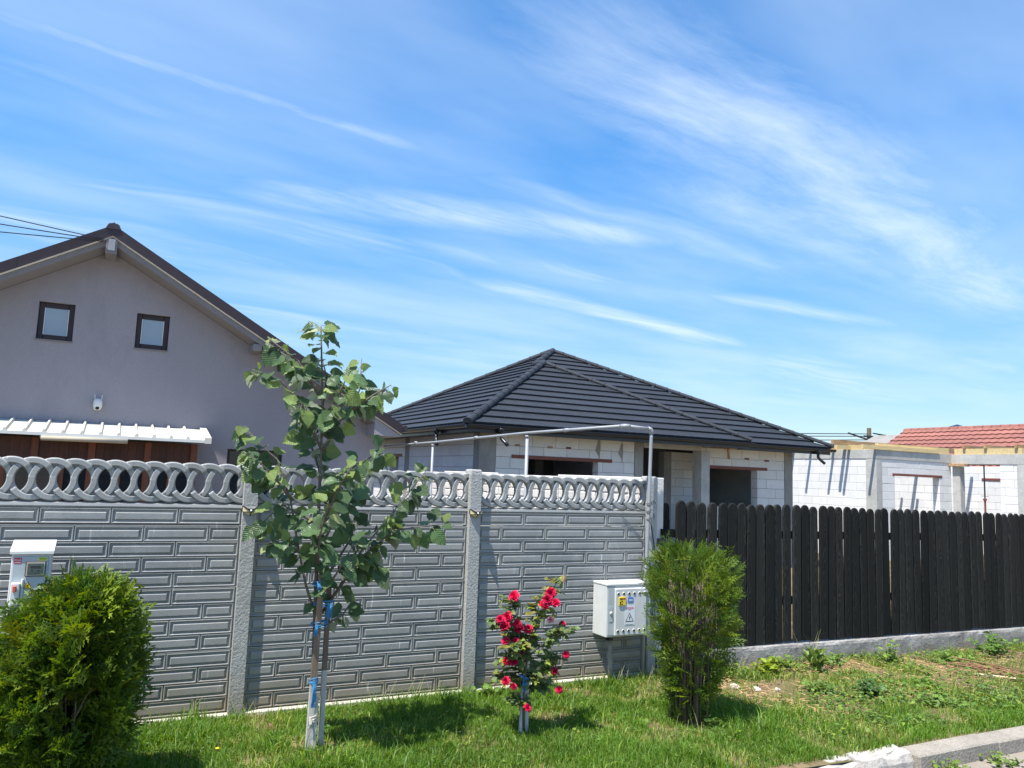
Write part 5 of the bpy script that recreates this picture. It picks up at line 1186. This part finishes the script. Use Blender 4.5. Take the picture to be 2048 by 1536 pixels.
    MB().hexa([(3.062, Y+.02, -.15), (3.094, Y+.02, -.15), (3.094, Y+.048, -.15), (3.062, Y+.048, -.15)], [(3.064, Y+.02, .60), (3.088, Y+.02, .60), (3.088, Y+.044, .60), (3.064, Y+.044, .60)]).build('shaft', M_wash, s)
    MB().hexa([(3.005, Y+.0, -.15), (3.035, Y+.0, -.15), (3.035, Y+.025, -.15), (3.005, Y+.025, -.15)], [(3.022, Y+.0, .42), (3.05, Y+.0, .42), (3.05, Y+.025, .42), (3.022, Y+.025, .42)]).build('split_half', M_wash, s)
    mb = MB()
    for q in range(3): mb.tube([(3.045+.05*math.cos(2*math.pi*k/12), Y+.02+.055*math.sin(2*math.pi*k/12), .385+.01*q+.012*math.sin(k+q)) for k in range(13)], .004, 5, False)
    for q in range(12): x = 3.02+r.uniform(-.03, .03); mb.tube([(x, Y-.03, .39), (x+r.uniform(-.02, .02), Y-.045, .36), (x+r.uniform(-.03, .03), Y-.04, .39-r.uniform(.05, .10))], .0032, 4)
    tag(mb.build('twine_tie', M_twine), 'faded blue twine tied around the rose and its stake', 'twine')
M_roseleaf = leaf_mat('rose_leaf', (.125, .175, .055), (.11, .14, .07), .2, .28, .5, attr='tint')
M_rose = mat('rose_petal', (.55, .008, .060), .5, .22, 40, .2, 10, spec=.3, orand=.3)
rose()
# ================================================================== thuja shrubs
def frond_template(seed, nb=9, thin=1.0):
    """flat spray of scale foliage: a midrib with side twiglets that fork again, all in one plane"""
    r = random.Random(seed); V, F = [], []
    def blade(p, d, L, w):
        p, d = Vector(p), Vector(d).normalized(); s = Vector((d.y, -d.x, 0)).normalized()*thin; b = len(V); zz = Vector((0, 0, r.uniform(-.02, .02)))
        V.extend([tuple(p-s*w*.35), tuple(p+d*L*.45+s*w+zz), tuple(p+d*L), tuple(p+d*L*.45-s*w+zz)]); F.extend([(b, b+1, b+2), (b, b+2, b+3)])
    blade((0, 0, 0), (0, 1, 0), 1.0, .030)
    for i in range(nb):
        t = .12+.80*i/nb; sgn = 1 if i % 2 else -1; L = .50*(1-t*.62)*r.uniform(.75, 1.15); a = math.radians(r.uniform(34, 50))*sgn; d = (math.sin(a), math.cos(a), r.uniform(-.1, .1))
        p = Vector((0, t, -.05*t)); blade(p, d, L, .034)
        for k in range(2):
            q = p+Vector(d).normalized()*L*(.35+.28*k); a2 = a+math.radians(r.uniform(28, 45))*(1 if k % 2 else -1); blade(q, (math.sin(a2), math.cos(a2), 0), L*.45, .028)
    V = np.array(V); V[:, 2] -= .22*V[:, 1]**2; return V, np.array(F)
def scatter(tmpl, mats, tones):
    V, F, Cc, b = [], [], [], 0
    for Mx, k, tone in zip(mats, NR.integers(0, len(tmpl), len(mats)), tones):
        tv, tf = tmpl[k]; A = np.array(Mx); V.append(tv @ A[:3, :3].T+A[:3, 3]); F.append(tf+b); b += len(tv); Cc.append(np.tile(tone, (len(tv), 1)))
    return np.concatenate(V), np.concatenate(F), np.concatenate(Cc)
M_thuja = leaf_mat('thuja_spray', (.096, .160, .017), (.09, .15, .02), .2, .34, .55, attr='tint')
def thuja(label, cx, cy, prof, nfr, nst, seed, size=.13, depth=.95, shell=.62, gaps=(), bare=0.0, thin=1.0, base=.07):
    """prof: list of (z, rx_left, rx_right) outline of the shrub"""
    r = random.Random(seed); t = empty('thuja_shrub', label, 'shrub', (cx, cy, GZ), 'clipped evergreen shrubs on the verge')
    top = prof[-1][0]
    def half(z, side):
        for a, b in zip(prof, prof[1:]):
            if a[0] <= z <= b[0]: f = (z-a[0])/(b[0]-a[0]); return a[side]+(b[side]-a[side])*f
        return .02
    # stems rising from the base
    tips = []
    for i in range(nst):
        a = r.uniform(0, 2*math.pi); q = r.random()**.5; z1 = r.uniform(.45, .92)*top; ex = math.cos(a)*q; ey = math.sin(a)*q; wd = half(z1, 2 if ex > 0 else 1)*.72
        b0 = Vector((cx+ex*base, cy+ey*base, GZ-.05)); tip = Vector((cx+ex*wd, cy+ey*wd*depth, z1)); mid = b0.lerp(tip, .45)+Vector((ex*wd*-.10, ey*wd*-.10, .05))
        MB().tube([b0, mid, tip], [r.uniform(.005, .011), .006, .003], 5).build('stem', M_barkred, t, True); tips.append((b0, mid, tip))
        for k in range(3 if nst < 40 else 2):
            f = r.uniform(.35, .95); p = mid.lerp(tip, f); o = rnd_vec(r)*.10; o.z = abs(o.z)+.05; MB().tube([p, p+o*.6, p+o], [.004, .003, .0015], 4).build('twig', M_barkred, t)
    tm = [frond_template(k+seed, 9, thin) for k in range(6)]; mats, tones = [], []
    while len(mats) < nfr:
        z = r.uniform(prof[0][0], top*1.0); a = r.uniform(0, 2*math.pi); q = (shell+(1-shell)*r.random()**.6) if r.random() < .78 else r.random()**.5*.8
        ca, sa = math.cos(a), math.sin(a); w = half(z, 2 if ca > 0 else 1)
        if r.random() > (.30+w*2.2): continue
        bump = 1+.10*math.sin(5*a+z*7+seed)+.07*math.sin(11*a-z*13)
        p = Vector((cx+ca*w*q*bump, cy+sa*w*depth*q*bump, z+.03*math.sin(7*a)))
        if any((p-Vector(g[:3])).length < g[3] for g in gaps): continue
        if bare and z < bare and (r.random() < (.66-.50*z/bare) if ca < .45 else r.random() < .45*(1-z/bare)): continue
        if bare > .8 and q < .5 and r.random() < .75: continue
        out = Vector((ca, sa*depth, .55+.9*(z/top)**3+r.uniform(-.4, .5))).normalized(); d = (out+rnd_vec(r)*.33).normalized()
        nrm = Vector((-sa, ca, 0))*r.uniform(-1, 1)+rnd_vec(r)*.5+Vector((0, 0, .25))
        s = size*(r.uniform(.6, 1.2) if r.random() < .9 else r.uniform(1.2, 1.7)); mats.append(basis(d, nrm, p-d*s*.45, s))
        k = r.random(); tone = np.array((1., 1., 1.)) if k < .48 else np.array((.62, .80, .85)) if k < .68 else np.array((1.75, 1.5, 1.1)) if k < .975 else np.array((1.5, 1.0, .8))
        tones.append(tone*r.uniform(.75, 1.25))
    V, F, Cc = scatter(tm, mats, tones); o = big_mesh('foliage', V, F, Cc, M_thuja, t); o['kind'] = 'stuff'
thuja('large dense evergreen shrub in the left corner in front of the meter cabinet', -.07, 5.62, [(-.05, .22, .20), (.15, .40, .25), (.45, .46, .285), (.8, .46, .29), (.98, .40, .27), (1.10, .25, .23), (1.20, .05, .12)], 4300, 60, 3, .175, .95, .55, gaps=((.0, 5.28, .88, .15), (-.02, 5.27, .52, .17), (-.26, 5.30, .40, .10), (.16, 5.33, .30, .10)), bare=.55, base=.12)
thuja('thin vase-shaped evergreen shrub with bare stems beside the distribution box', 4.52, 5.42, [(-.05, .12, .13), (.2, .19, .20), (.45, .25, .32), (.75, .32, .42), (1.0, .38, .41), (1.2, .41, .38), (1.32, .32, .30), (1.40, .12, .12)], 1200, 90, 9, .165, .9, .60, bare=1.12, thin=.62, base=.15)

# ================================================================== lawn and verge
def tri_grass(n_, xs, ys, hs, ws, lean, tint):
    """each blade three triangles: tapered, bent"""
    n = len(xs); ang = NR.uniform(0, 2*np.pi, n); la = NR.uniform(0, 2*np.pi, n)
    gz = np.array([ground_z(x, y) for x, y in zip(xs, ys)])
    cx, cy = np.cos(ang)*ws/2, np.sin(ang)*ws/2; lx, ly = np.cos(la)*hs*lean, np.sin(la)*hs*lean
    V = np.zeros((n, 5, 3))
    V[:, 0] = np.stack([xs-cx, ys-cy, gz-.01], 1); V[:, 1] = np.stack([xs+cx, ys+cy, gz-.01], 1)
    mx, my, mz = xs+lx*.35, ys+ly*.35, gz+hs*.6
    V[:, 2] = np.stack([mx-cx*.8, my-cy*.8, mz], 1); V[:, 3] = np.stack([mx+cx*.8, my+cy*.8, mz], 1); V[:, 4] = np.stack([xs+lx, ys+ly, gz+hs*(1-.35*lean)], 1)
    base = (np.arange(n)*5)[:, None, None]; T = np.array([[0, 1, 3], [0, 3, 2], [2, 3, 4]])[None]
    return V.reshape(-1, 3), (base+T).reshape(-1, 3), np.repeat(tint, 5, 0)
def vnoise(x, y, s, seed):
    g = np.random.default_rng(seed).random((64, 64)); X, Y = x*s+100, y*s+100; i, j = np.floor(X).astype(int), np.floor(Y).astype(int); f, h = X-i, Y-j; f = f*f*(3-2*f); h = h*h*(3-2*h)
    G = lambda a, b: g[a % 64, b % 64]
    return (G(i, j)*(1-f)+G(i+1, j)*f)*(1-h)+(G(i, j+1)*(1-f)+G(i+1, j+1)*f)*h
M_grass = leaf_mat('grass_blade', (.110, .208, .025), (.110, .208, .025), .2, .35, .5, attr='tint')
def lawn():
    N0 = 350000
    xs = NR.uniform(-2.2, 14.5, N0); ys = NR.uniform(4.36, 6.84, N0)
    # density: full lawn on the left, worn and weedy verge in front of the timber fence
    worn = np.clip((xs-5.15+.35*(ys-5.4)+.9*(vnoise(xs, ys, 2.0, 5)-.5))/.8, 0, 1)*np.clip((ys-4.75-.12*(xs-6))/.5, 0, 1)
    p = .92*(1-worn)+worn*np.clip((vnoise(xs, ys, 2.3, 1)-.50)*2.0, .05, .6)
    p *= np.where(xs > 8.5, .75, 1); p *= np.clip((6.86-ys)/.05, 0, 1); bald = vnoise(xs, ys, 1.7, 9)*.65+vnoise(xs, ys, 5.0, 12)*.35
    p *= np.where(bald < .33, .30, 1)
    p *= np.clip((ys-4.36)/.04, .3, 1)
    keep = NR.random(N0) < p; xs, ys, worn, bald = xs[keep], ys[keep], worn[keep], bald[keep]; n = len(xs)
    tall = vnoise(xs, ys, 3.1, 3)
    hs = (.028+.045*tall+.016*NR.random(n))*np.where(NR.random(n) < .04, 1.8, 1)*np.where(worn > .5, .8+.5*tall, 1); hs *= np.where((ys > 6.6) & (NR.random(n) < .12), 2.0, 1)
    tuft = (vnoise(xs, ys, 4.2, 71) > .74) & (NR.random(n) < .45); hs = np.where(tuft, hs*1.75, hs)
    ws = NR.uniform(.0035, .0075, n)*np.where(tuft, 1.3, 1); lean = NR.uniform(.15, 1.0, n)
    k = NR.random(n); tint = np.ones((n, 3)); tint[k < .35] = (.72, .85, .8); tint[(k > .72) & (k < .9)] = (1.4, 1.22, 1.0); tint[k > .97] = (2.6, 1.65, 3.0); tint *= NR.uniform(.75, 1.3, (n, 1)); tint *= (1+.35*(vnoise(xs, ys, 1.3, 8)-.5))[:, None]
    dry = (bald < .40) & (NR.random(n) < .28) | (worn > .4) & (NR.random(n) < .22); tint[dry] = np.array((3.0, 1.75, 3.6))*NR.uniform(.7, 1.3, (dry.sum(), 1))
    V, F, Cc = tri_grass(n, xs, ys, hs, ws, lean, tint)
    o = big_mesh('lawn_grass', V, F, Cc, M_grass); tag(o, 'short bright green lawn grass covering the verge before the fences', 'grass', kind='stuff')
    # trampled dry straw lying on the worn part
    N1 = 9000; xs = NR.uniform(5.2, 11.8, N1); ys = NR.uniform(4.6, 6.80, N1); worn = np.clip((xs-5.3+.35*(ys-5.4))/.6, 0, 1)*np.clip((ys-4.9-.12*(xs-6))/.4, 0, 1); m = NR.random(N1) < worn*np.clip(vnoise(xs, ys, 1.6, 31)*2.2-.5, .1, 1); xs, ys = xs[m], ys[m]; n = len(xs)
    a = NR.uniform(0, 2*np.pi, n)*.5-.6; L = NR.uniform(.03, .13, n); z = np.array([ground_z(x, y) for x, y in zip(xs, ys)])+NR.uniform(.012, .05, n); dx, dy = np.cos(a)*L, np.sin(a)*L; w = .0022
    V = np.stack([np.stack([xs-w, ys-w, z], 1), np.stack([xs+w, ys+w, z+.003], 1), np.stack([xs+dx, ys+dy, z+NR.uniform(-.01, .025, n)], 1)], 1).reshape(-1, 3)
    F = np.arange(3*n).reshape(-1, 3); cc = np.repeat(np.array([[1., .75, .45]])*NR.uniform(.55, 1.3, (n, 1)), 3, 0)
    o = big_mesh('straw_litter', V, F, cc, leaf_mat('straw', (.50, .42, .36), (.50, .42, .36), .1, .1, .8, attr='tint')); tag(o, 'dry straw litter lying on the worn verge by the timber fence', 'straw', kind='stuff')
lawn()
# low broad-leaved ground cover between the grass
def leaf_np(kx=.8, seed=2):
    lv, lf, _ = leaf_shape(seed); lv = np.array(lv); lv[:, 0] *= kx; return lv, np.array([q for f in lf for q in ((f[0], f[1], f[2]), (f[0], f[2], f[3]))])
M_weed = leaf_mat('weed_leaf', (.120, .205, .042), (.15, .22, .08), .2, .33, .5, attr='tint')
LEAVES = [leaf_np(.7, 2), leaf_np(1.0, 4), leaf_np(.34, 6)]
def cover():
    r = random.Random(77); mats, tones = [], []
    for i in range(24000):
        x, y = r.uniform(-1.5, 12), r.uniform(4.6, 6.82); w = min(1, max(0, (x-5.2)/.6)); dens = float(vnoise(np.array([x]), np.array([y]), 2.6, 55)[0])
        if r.random() > (.05+w*max(0, dens-.40)*4.0): continue
        z = ground_z(x, y)+r.uniform(.015, .06 if w < .5 else .09); a = r.uniform(0, 2*math.pi); d = Vector((math.cos(a), math.sin(a), r.uniform(-.2, .5)))
        mats.append(basis(d, Vector((0, 0, 1))+rnd_vec(r)*.35, (x, y, z), r.uniform(.018, .034) if w < .5 else r.uniform(.020, .042))); tones.append(np.array(r.choice([(1, 1, 1), (.75, .85, .9), (1.5, 1.3, .9)]))*r.uniform(.75, 1.25))
    V, F, Cc = scatter(LEAVES[:2], mats, tones); o = big_mesh('ground_cover', V, F, Cc, M_weed, smooth=True); tag(o, 'low broad-leaved weeds and clover growing through the verge grass', 'ground cover', kind='stuff')
cover()
def weed(label, x, y, h, n, leaf, spread, tone=(1, 1, 1), kind=0, upright=.5, seed=0, leafy=3):
    r = random.Random(seed+int(x*100)); z0 = ground_z(x, y) if y > 4.2 else -.19; t = empty('weed_plant', label, 'weed', (x, y, z0), 'weeds on the verge'); mats, tones = [], []
    M_st = mat('weed_stem', (.10, .15, .05), .7, .2, 20, .1, 4)
    for i in range(n):
        a = r.uniform(0, 2*math.pi); q = r.random()**.6*spread; hh = h*r.uniform(.55, 1.05)*(1-.35*q/max(spread, .01)); tip = Vector((x+math.cos(a)*q, y+math.sin(a)*q*.8, z0+hh)); b = Vector((x+math.cos(a)*q*.25, y+math.sin(a)*q*.25, z0-.01)); mid = b.lerp(tip, .5)+Vector((0, 0, .04*h))
        MB().tube([b, mid, tip], [.004, .003, .0015], 4).build('stem', M_st, t)
        for k in range(leafy):
            f = (k+1)/leafy; p = b.lerp(mid, f*2) if f < .5 else mid.lerp(tip, f*2-1); d = (Vector((math.cos(a+k*2.2), math.sin(a+k*2.2), upright+r.uniform(-.3, .3)))).normalized()
            mats.append(basis(d, Vector((0, 0, 1))+rnd_vec(r)*.35, p, leaf*r.uniform(.7, 1.25))); tones.append(np.array(tone)*r.uniform(.75, 1.25))
    V, F, Cc = scatter([LEAVES[kind]] if kind is not None else LEAVES, mats, tones); big_mesh('foliage', V, F, Cc, M_weed, t, smooth=True)['kind'] = 'stuff'
weed('tall dock plant with long upright leaves against the base wall', 7.12, 6.42, .20, 15, .19, .10, (1.25, 1.2, 1), 2, 1.6, 1, 2)
weed('bright yellow-green leafy weed just right of the thin shrub', 6.48, 6.50, 0.180, 20, 0.076, 0.16, (2.0, 1.6, .8), 0, .5, 2)
weed('low green weed patch at the foot of the wall beside the dock plant', 7.62, 6.60, 0.204, 30, 0.042, 0.23, (1.1, 1.1, 1), 1, .4, 3)
weed('dark green leafy clump in the middle of the worn verge', 6.85, 5.50, 0.180, 37, 0.046, 0.17, (.55, .7, .85), 1, .2, 4, 4)
weed('leafy weed stalks standing by the joint in the base wall', 8.42, 6.50, 0.312, 17, 0.049, 0.16, (1.3, 1.25, 1), 0, .5, 5, 4)
weed('wide pale weed mat near the kerb on the right', 7.30, 5.05, 0.132, 40, 0.042, 0.34, (1.2, 1.2, 1), 1, .3, 6)
weed('green weed clump below the dry stalk heap', 7.75, 5.55, 0.132, 34, 0.042, 0.23, (1.3, 1.35, 1), 1, .3, 7)
weed('tall leafy weeds against the far right of the base wall', 10.45, 6.55, 0.288, 30, 0.065, 0.34, (1.0, 1.1, 1), 0, .5, 8, 4)
weed('pale cut weed stems lying beside the dry stalk heap', 9.35, 6.35, 0.120, 32, 0.059, 0.37, (1.5, 1.45, 1.3), 0, .0, 9)
weed('small weed tuft left of the dark green clump', 6.55, 5.85, 0.096, 23, 0.038, 0.21, (1.2, 1.2, 1), 1, .3, 10)
weed('light leafy weed low at the wall left of the dock plant', 6.88, 6.66, 0.168, 23, 0.050, 0.18, (1.3, 1.25, 1), 1, .4, 11)
weed('round-leaved weed growing from the gutter in front of the kerb', 5.95, 4.06, 0.108, 20, 0.038, 0.16, (1.3, 1.2, .9), 0, .4, 12)
weed('second weed tuft in the gutter further right along the kerb', 6.55, 4.04, 0.096, 17, 0.038, 0.18, (1.3, 1.25, .9), 0, .4, 13)
weed('leafy weed at the foot of the fence post left of the rose', 3.26, 6.72, 0.144, 20, 0.042, 0.16, (1.2, 1.2, 1), 1, .4, 14)
weed('small green tuft at the foot of the shrub by the distribution box', 4.62, 5.22, 0.096, 17, 0.033, 0.14, (1.2, 1.2, 1), 1, .4, 15)
def seed_grass():
    r = random.Random(8); V = MB(); M_sg = mat('seed_grass', (.42, .42, .20), .8, .2, 20, .1, 4)
    for (x, y, n, h, s) in ((2.45, 6.78, 14, .22, .35), (1.15, 6.80, 7, .20, .12), (4.75, 6.70, 8, .26, .12), (7.2, 6.5, 16, .24, .14), (7.35, 6.72, 7, .42, .06), (6.1, 6.72, 7, .22, .2), (8.7, 6.7, 6, .35, .15), (4.35, 5.2, 6, .20, .15), (5.0, 6.6, 6, .22, .15), (1.45, 5.62, 16, .17, .16), (3.1, 5.45, 14, .16, .18)):
        t = empty('grass_tuft', {2.45: 'sparse seeding grass along the fence foot right of the tree', 1.15: 'thin seeding grass at the foot of the post left of the tree', 4.75: 'seeding grass around the supply pipe of the distribution box', 7.2: 'yellowed grass leaning out of the dock plant', 7.35: 'tall thin grass stalks standing before the base wall', 6.1: 'dry grass stalks at the foot of the wall behind the thin shrub', 8.7: 'long grass stalks before the wall joint on the right', 4.35: 'thin grass at the left foot of the vase-shaped shrub', 5.0: 'thin grass behind the vase-shaped shrub', 1.45: 'uncut grass around the stakes of the young tree', 3.1: 'uncut grass around the foot of the rose'}[x], 'grass', (x, y, GZ), 'uncut grass tufts')
        V = MB()
        for i in range(n):
            a = r.uniform(0, 2*math.pi); b = Vector((x+r.uniform(-s, s), y+r.uniform(-.05, .05), ground_z(x, y)-.01)); hh = h*r.uniform(.5, 1.1); d = Vector((math.cos(a)*hh*.45, math.sin(a)*hh*.2, hh)); V.tube([b, b+d*.5+Vector((0, 0, .05*hh)), b+d], [.0022, .0017, .0009], 4, False)
        V.build('blades', M_sg if x not in (1.45, 3.1) else M_grassdark, t)['kind'] = 'stuff'
M_grassdark = mat('long_grass', (.07, .14, .03), .6, .25, 20, .1, 4)
seed_grass()
def litter():
    r = random.Random(4)
    labs = ['pale stone lying left of the others on the bare soil', 'largest pale stone on the bare soil by the thin shrub', 'small pale stone near the yellow-green weed', 'lone pale stone near the right end of the kerb', 'whitish stone at the foot of the base wall beside the dock plant', 'small flat stone in the grass near the kerb']
    for (x, y, s), lab in zip(((5.73, 6.17, .05), (5.86, 6.03, .045), (6.1, 5.98, .03), (8.31, 5.22, .03), (6.75, 6.74, .05), (6.65, 4.62, .02)), labs):
        bm = bmesh.new(); bmesh.ops.create_icosphere(bm, subdivisions=2, radius=s)
        for v in bm.verts: v.co *= 1+.22*math.sin(v.co.x/s*3+x)+.15*math.sin(v.co.y/s*4+y); v.co.z *= .6
        me = bpy.data.meshes.new('stone'); bm.to_mesh(me); bm.free(); me.materials.append(M_soilstone); tag(inst('stone', me, None, (x, y, ground_z(x, y)+s*.25), rot=(0, 0, r.uniform(0, 6))), lab, 'stone', 'stones on the verge')
    M_stalk = mat('dry_stalk', (.25, .145, .08), .85, .25, 8, .2, 2, orand=.25)
    pil = empty('stalk_heap', 'heap of long dry brown stalks lying by the wall on the right', 'stalk heap', (9.1, 5.9, ground_z(9.1, 5.9)))
    for i in range(22):
        a = Vector((9.23+r.uniform(-.25, .2), 6.3+r.uniform(-.14, .12), ground_z(9.2, 6.2)+r.uniform(.02, .08))); b = Vector((9.25+r.uniform(-.15, .35), 5.35+r.uniform(-.15, .2), ground_z(9.2, 5.4)+r.uniform(.02, .06)))
        if i > 11: a = a.lerp(b, r.uniform(.3, .6)); b = b+Vector((r.uniform(-.4, .4), r.uniform(-.2, .3), 0))
        MB().tube([a, a.lerp(b, .5)+Vector((r.uniform(-.05, .05), 0, r.uniform(0, .04))), b], [r.uniform(.004, .008), .005, .003], 5).build('stalk', M_stalk, pil)
    tag(MB().tube([(8.86, 5.74, ground_z(8.9, 5.7)+.05), (9.0, 5.6, ground_z(9, 5.6)+.05), (9.15, 5.46, ground_z(9.1, 5.5)+.045)], .011, 7).build('pale_stick', mat('pale_stick', (.62, .50, .33), .8, .1, 8, .1, 2)), 'pale peeled stick lying against the brown stalk heap', 'stick')
    # dandelion heads in the lawn
    M_d = mat('dandelion', (.80, .60, .02), .7, .1, 30, .1, 8)
    for (x, y), lab in zip(((.385, 6.04), (.82, 5.99)), ('yellow dandelion flower in the lawn right of the big shrub', 'second yellow dandelion flower nearer the young tree')):
        o = empty('dandelion', lab, 'flower', (x, y, GZ)); MB().tube([(x, y, GZ), (x, y, .0)], .002, 5).build('stalk', M_grassdark, o); MB().lathe([(.003, -.004), (.013, .0), (.015, .005), (.006, .009)], (x, y, .0), 10).build('head', M_d, o, True)
litter()
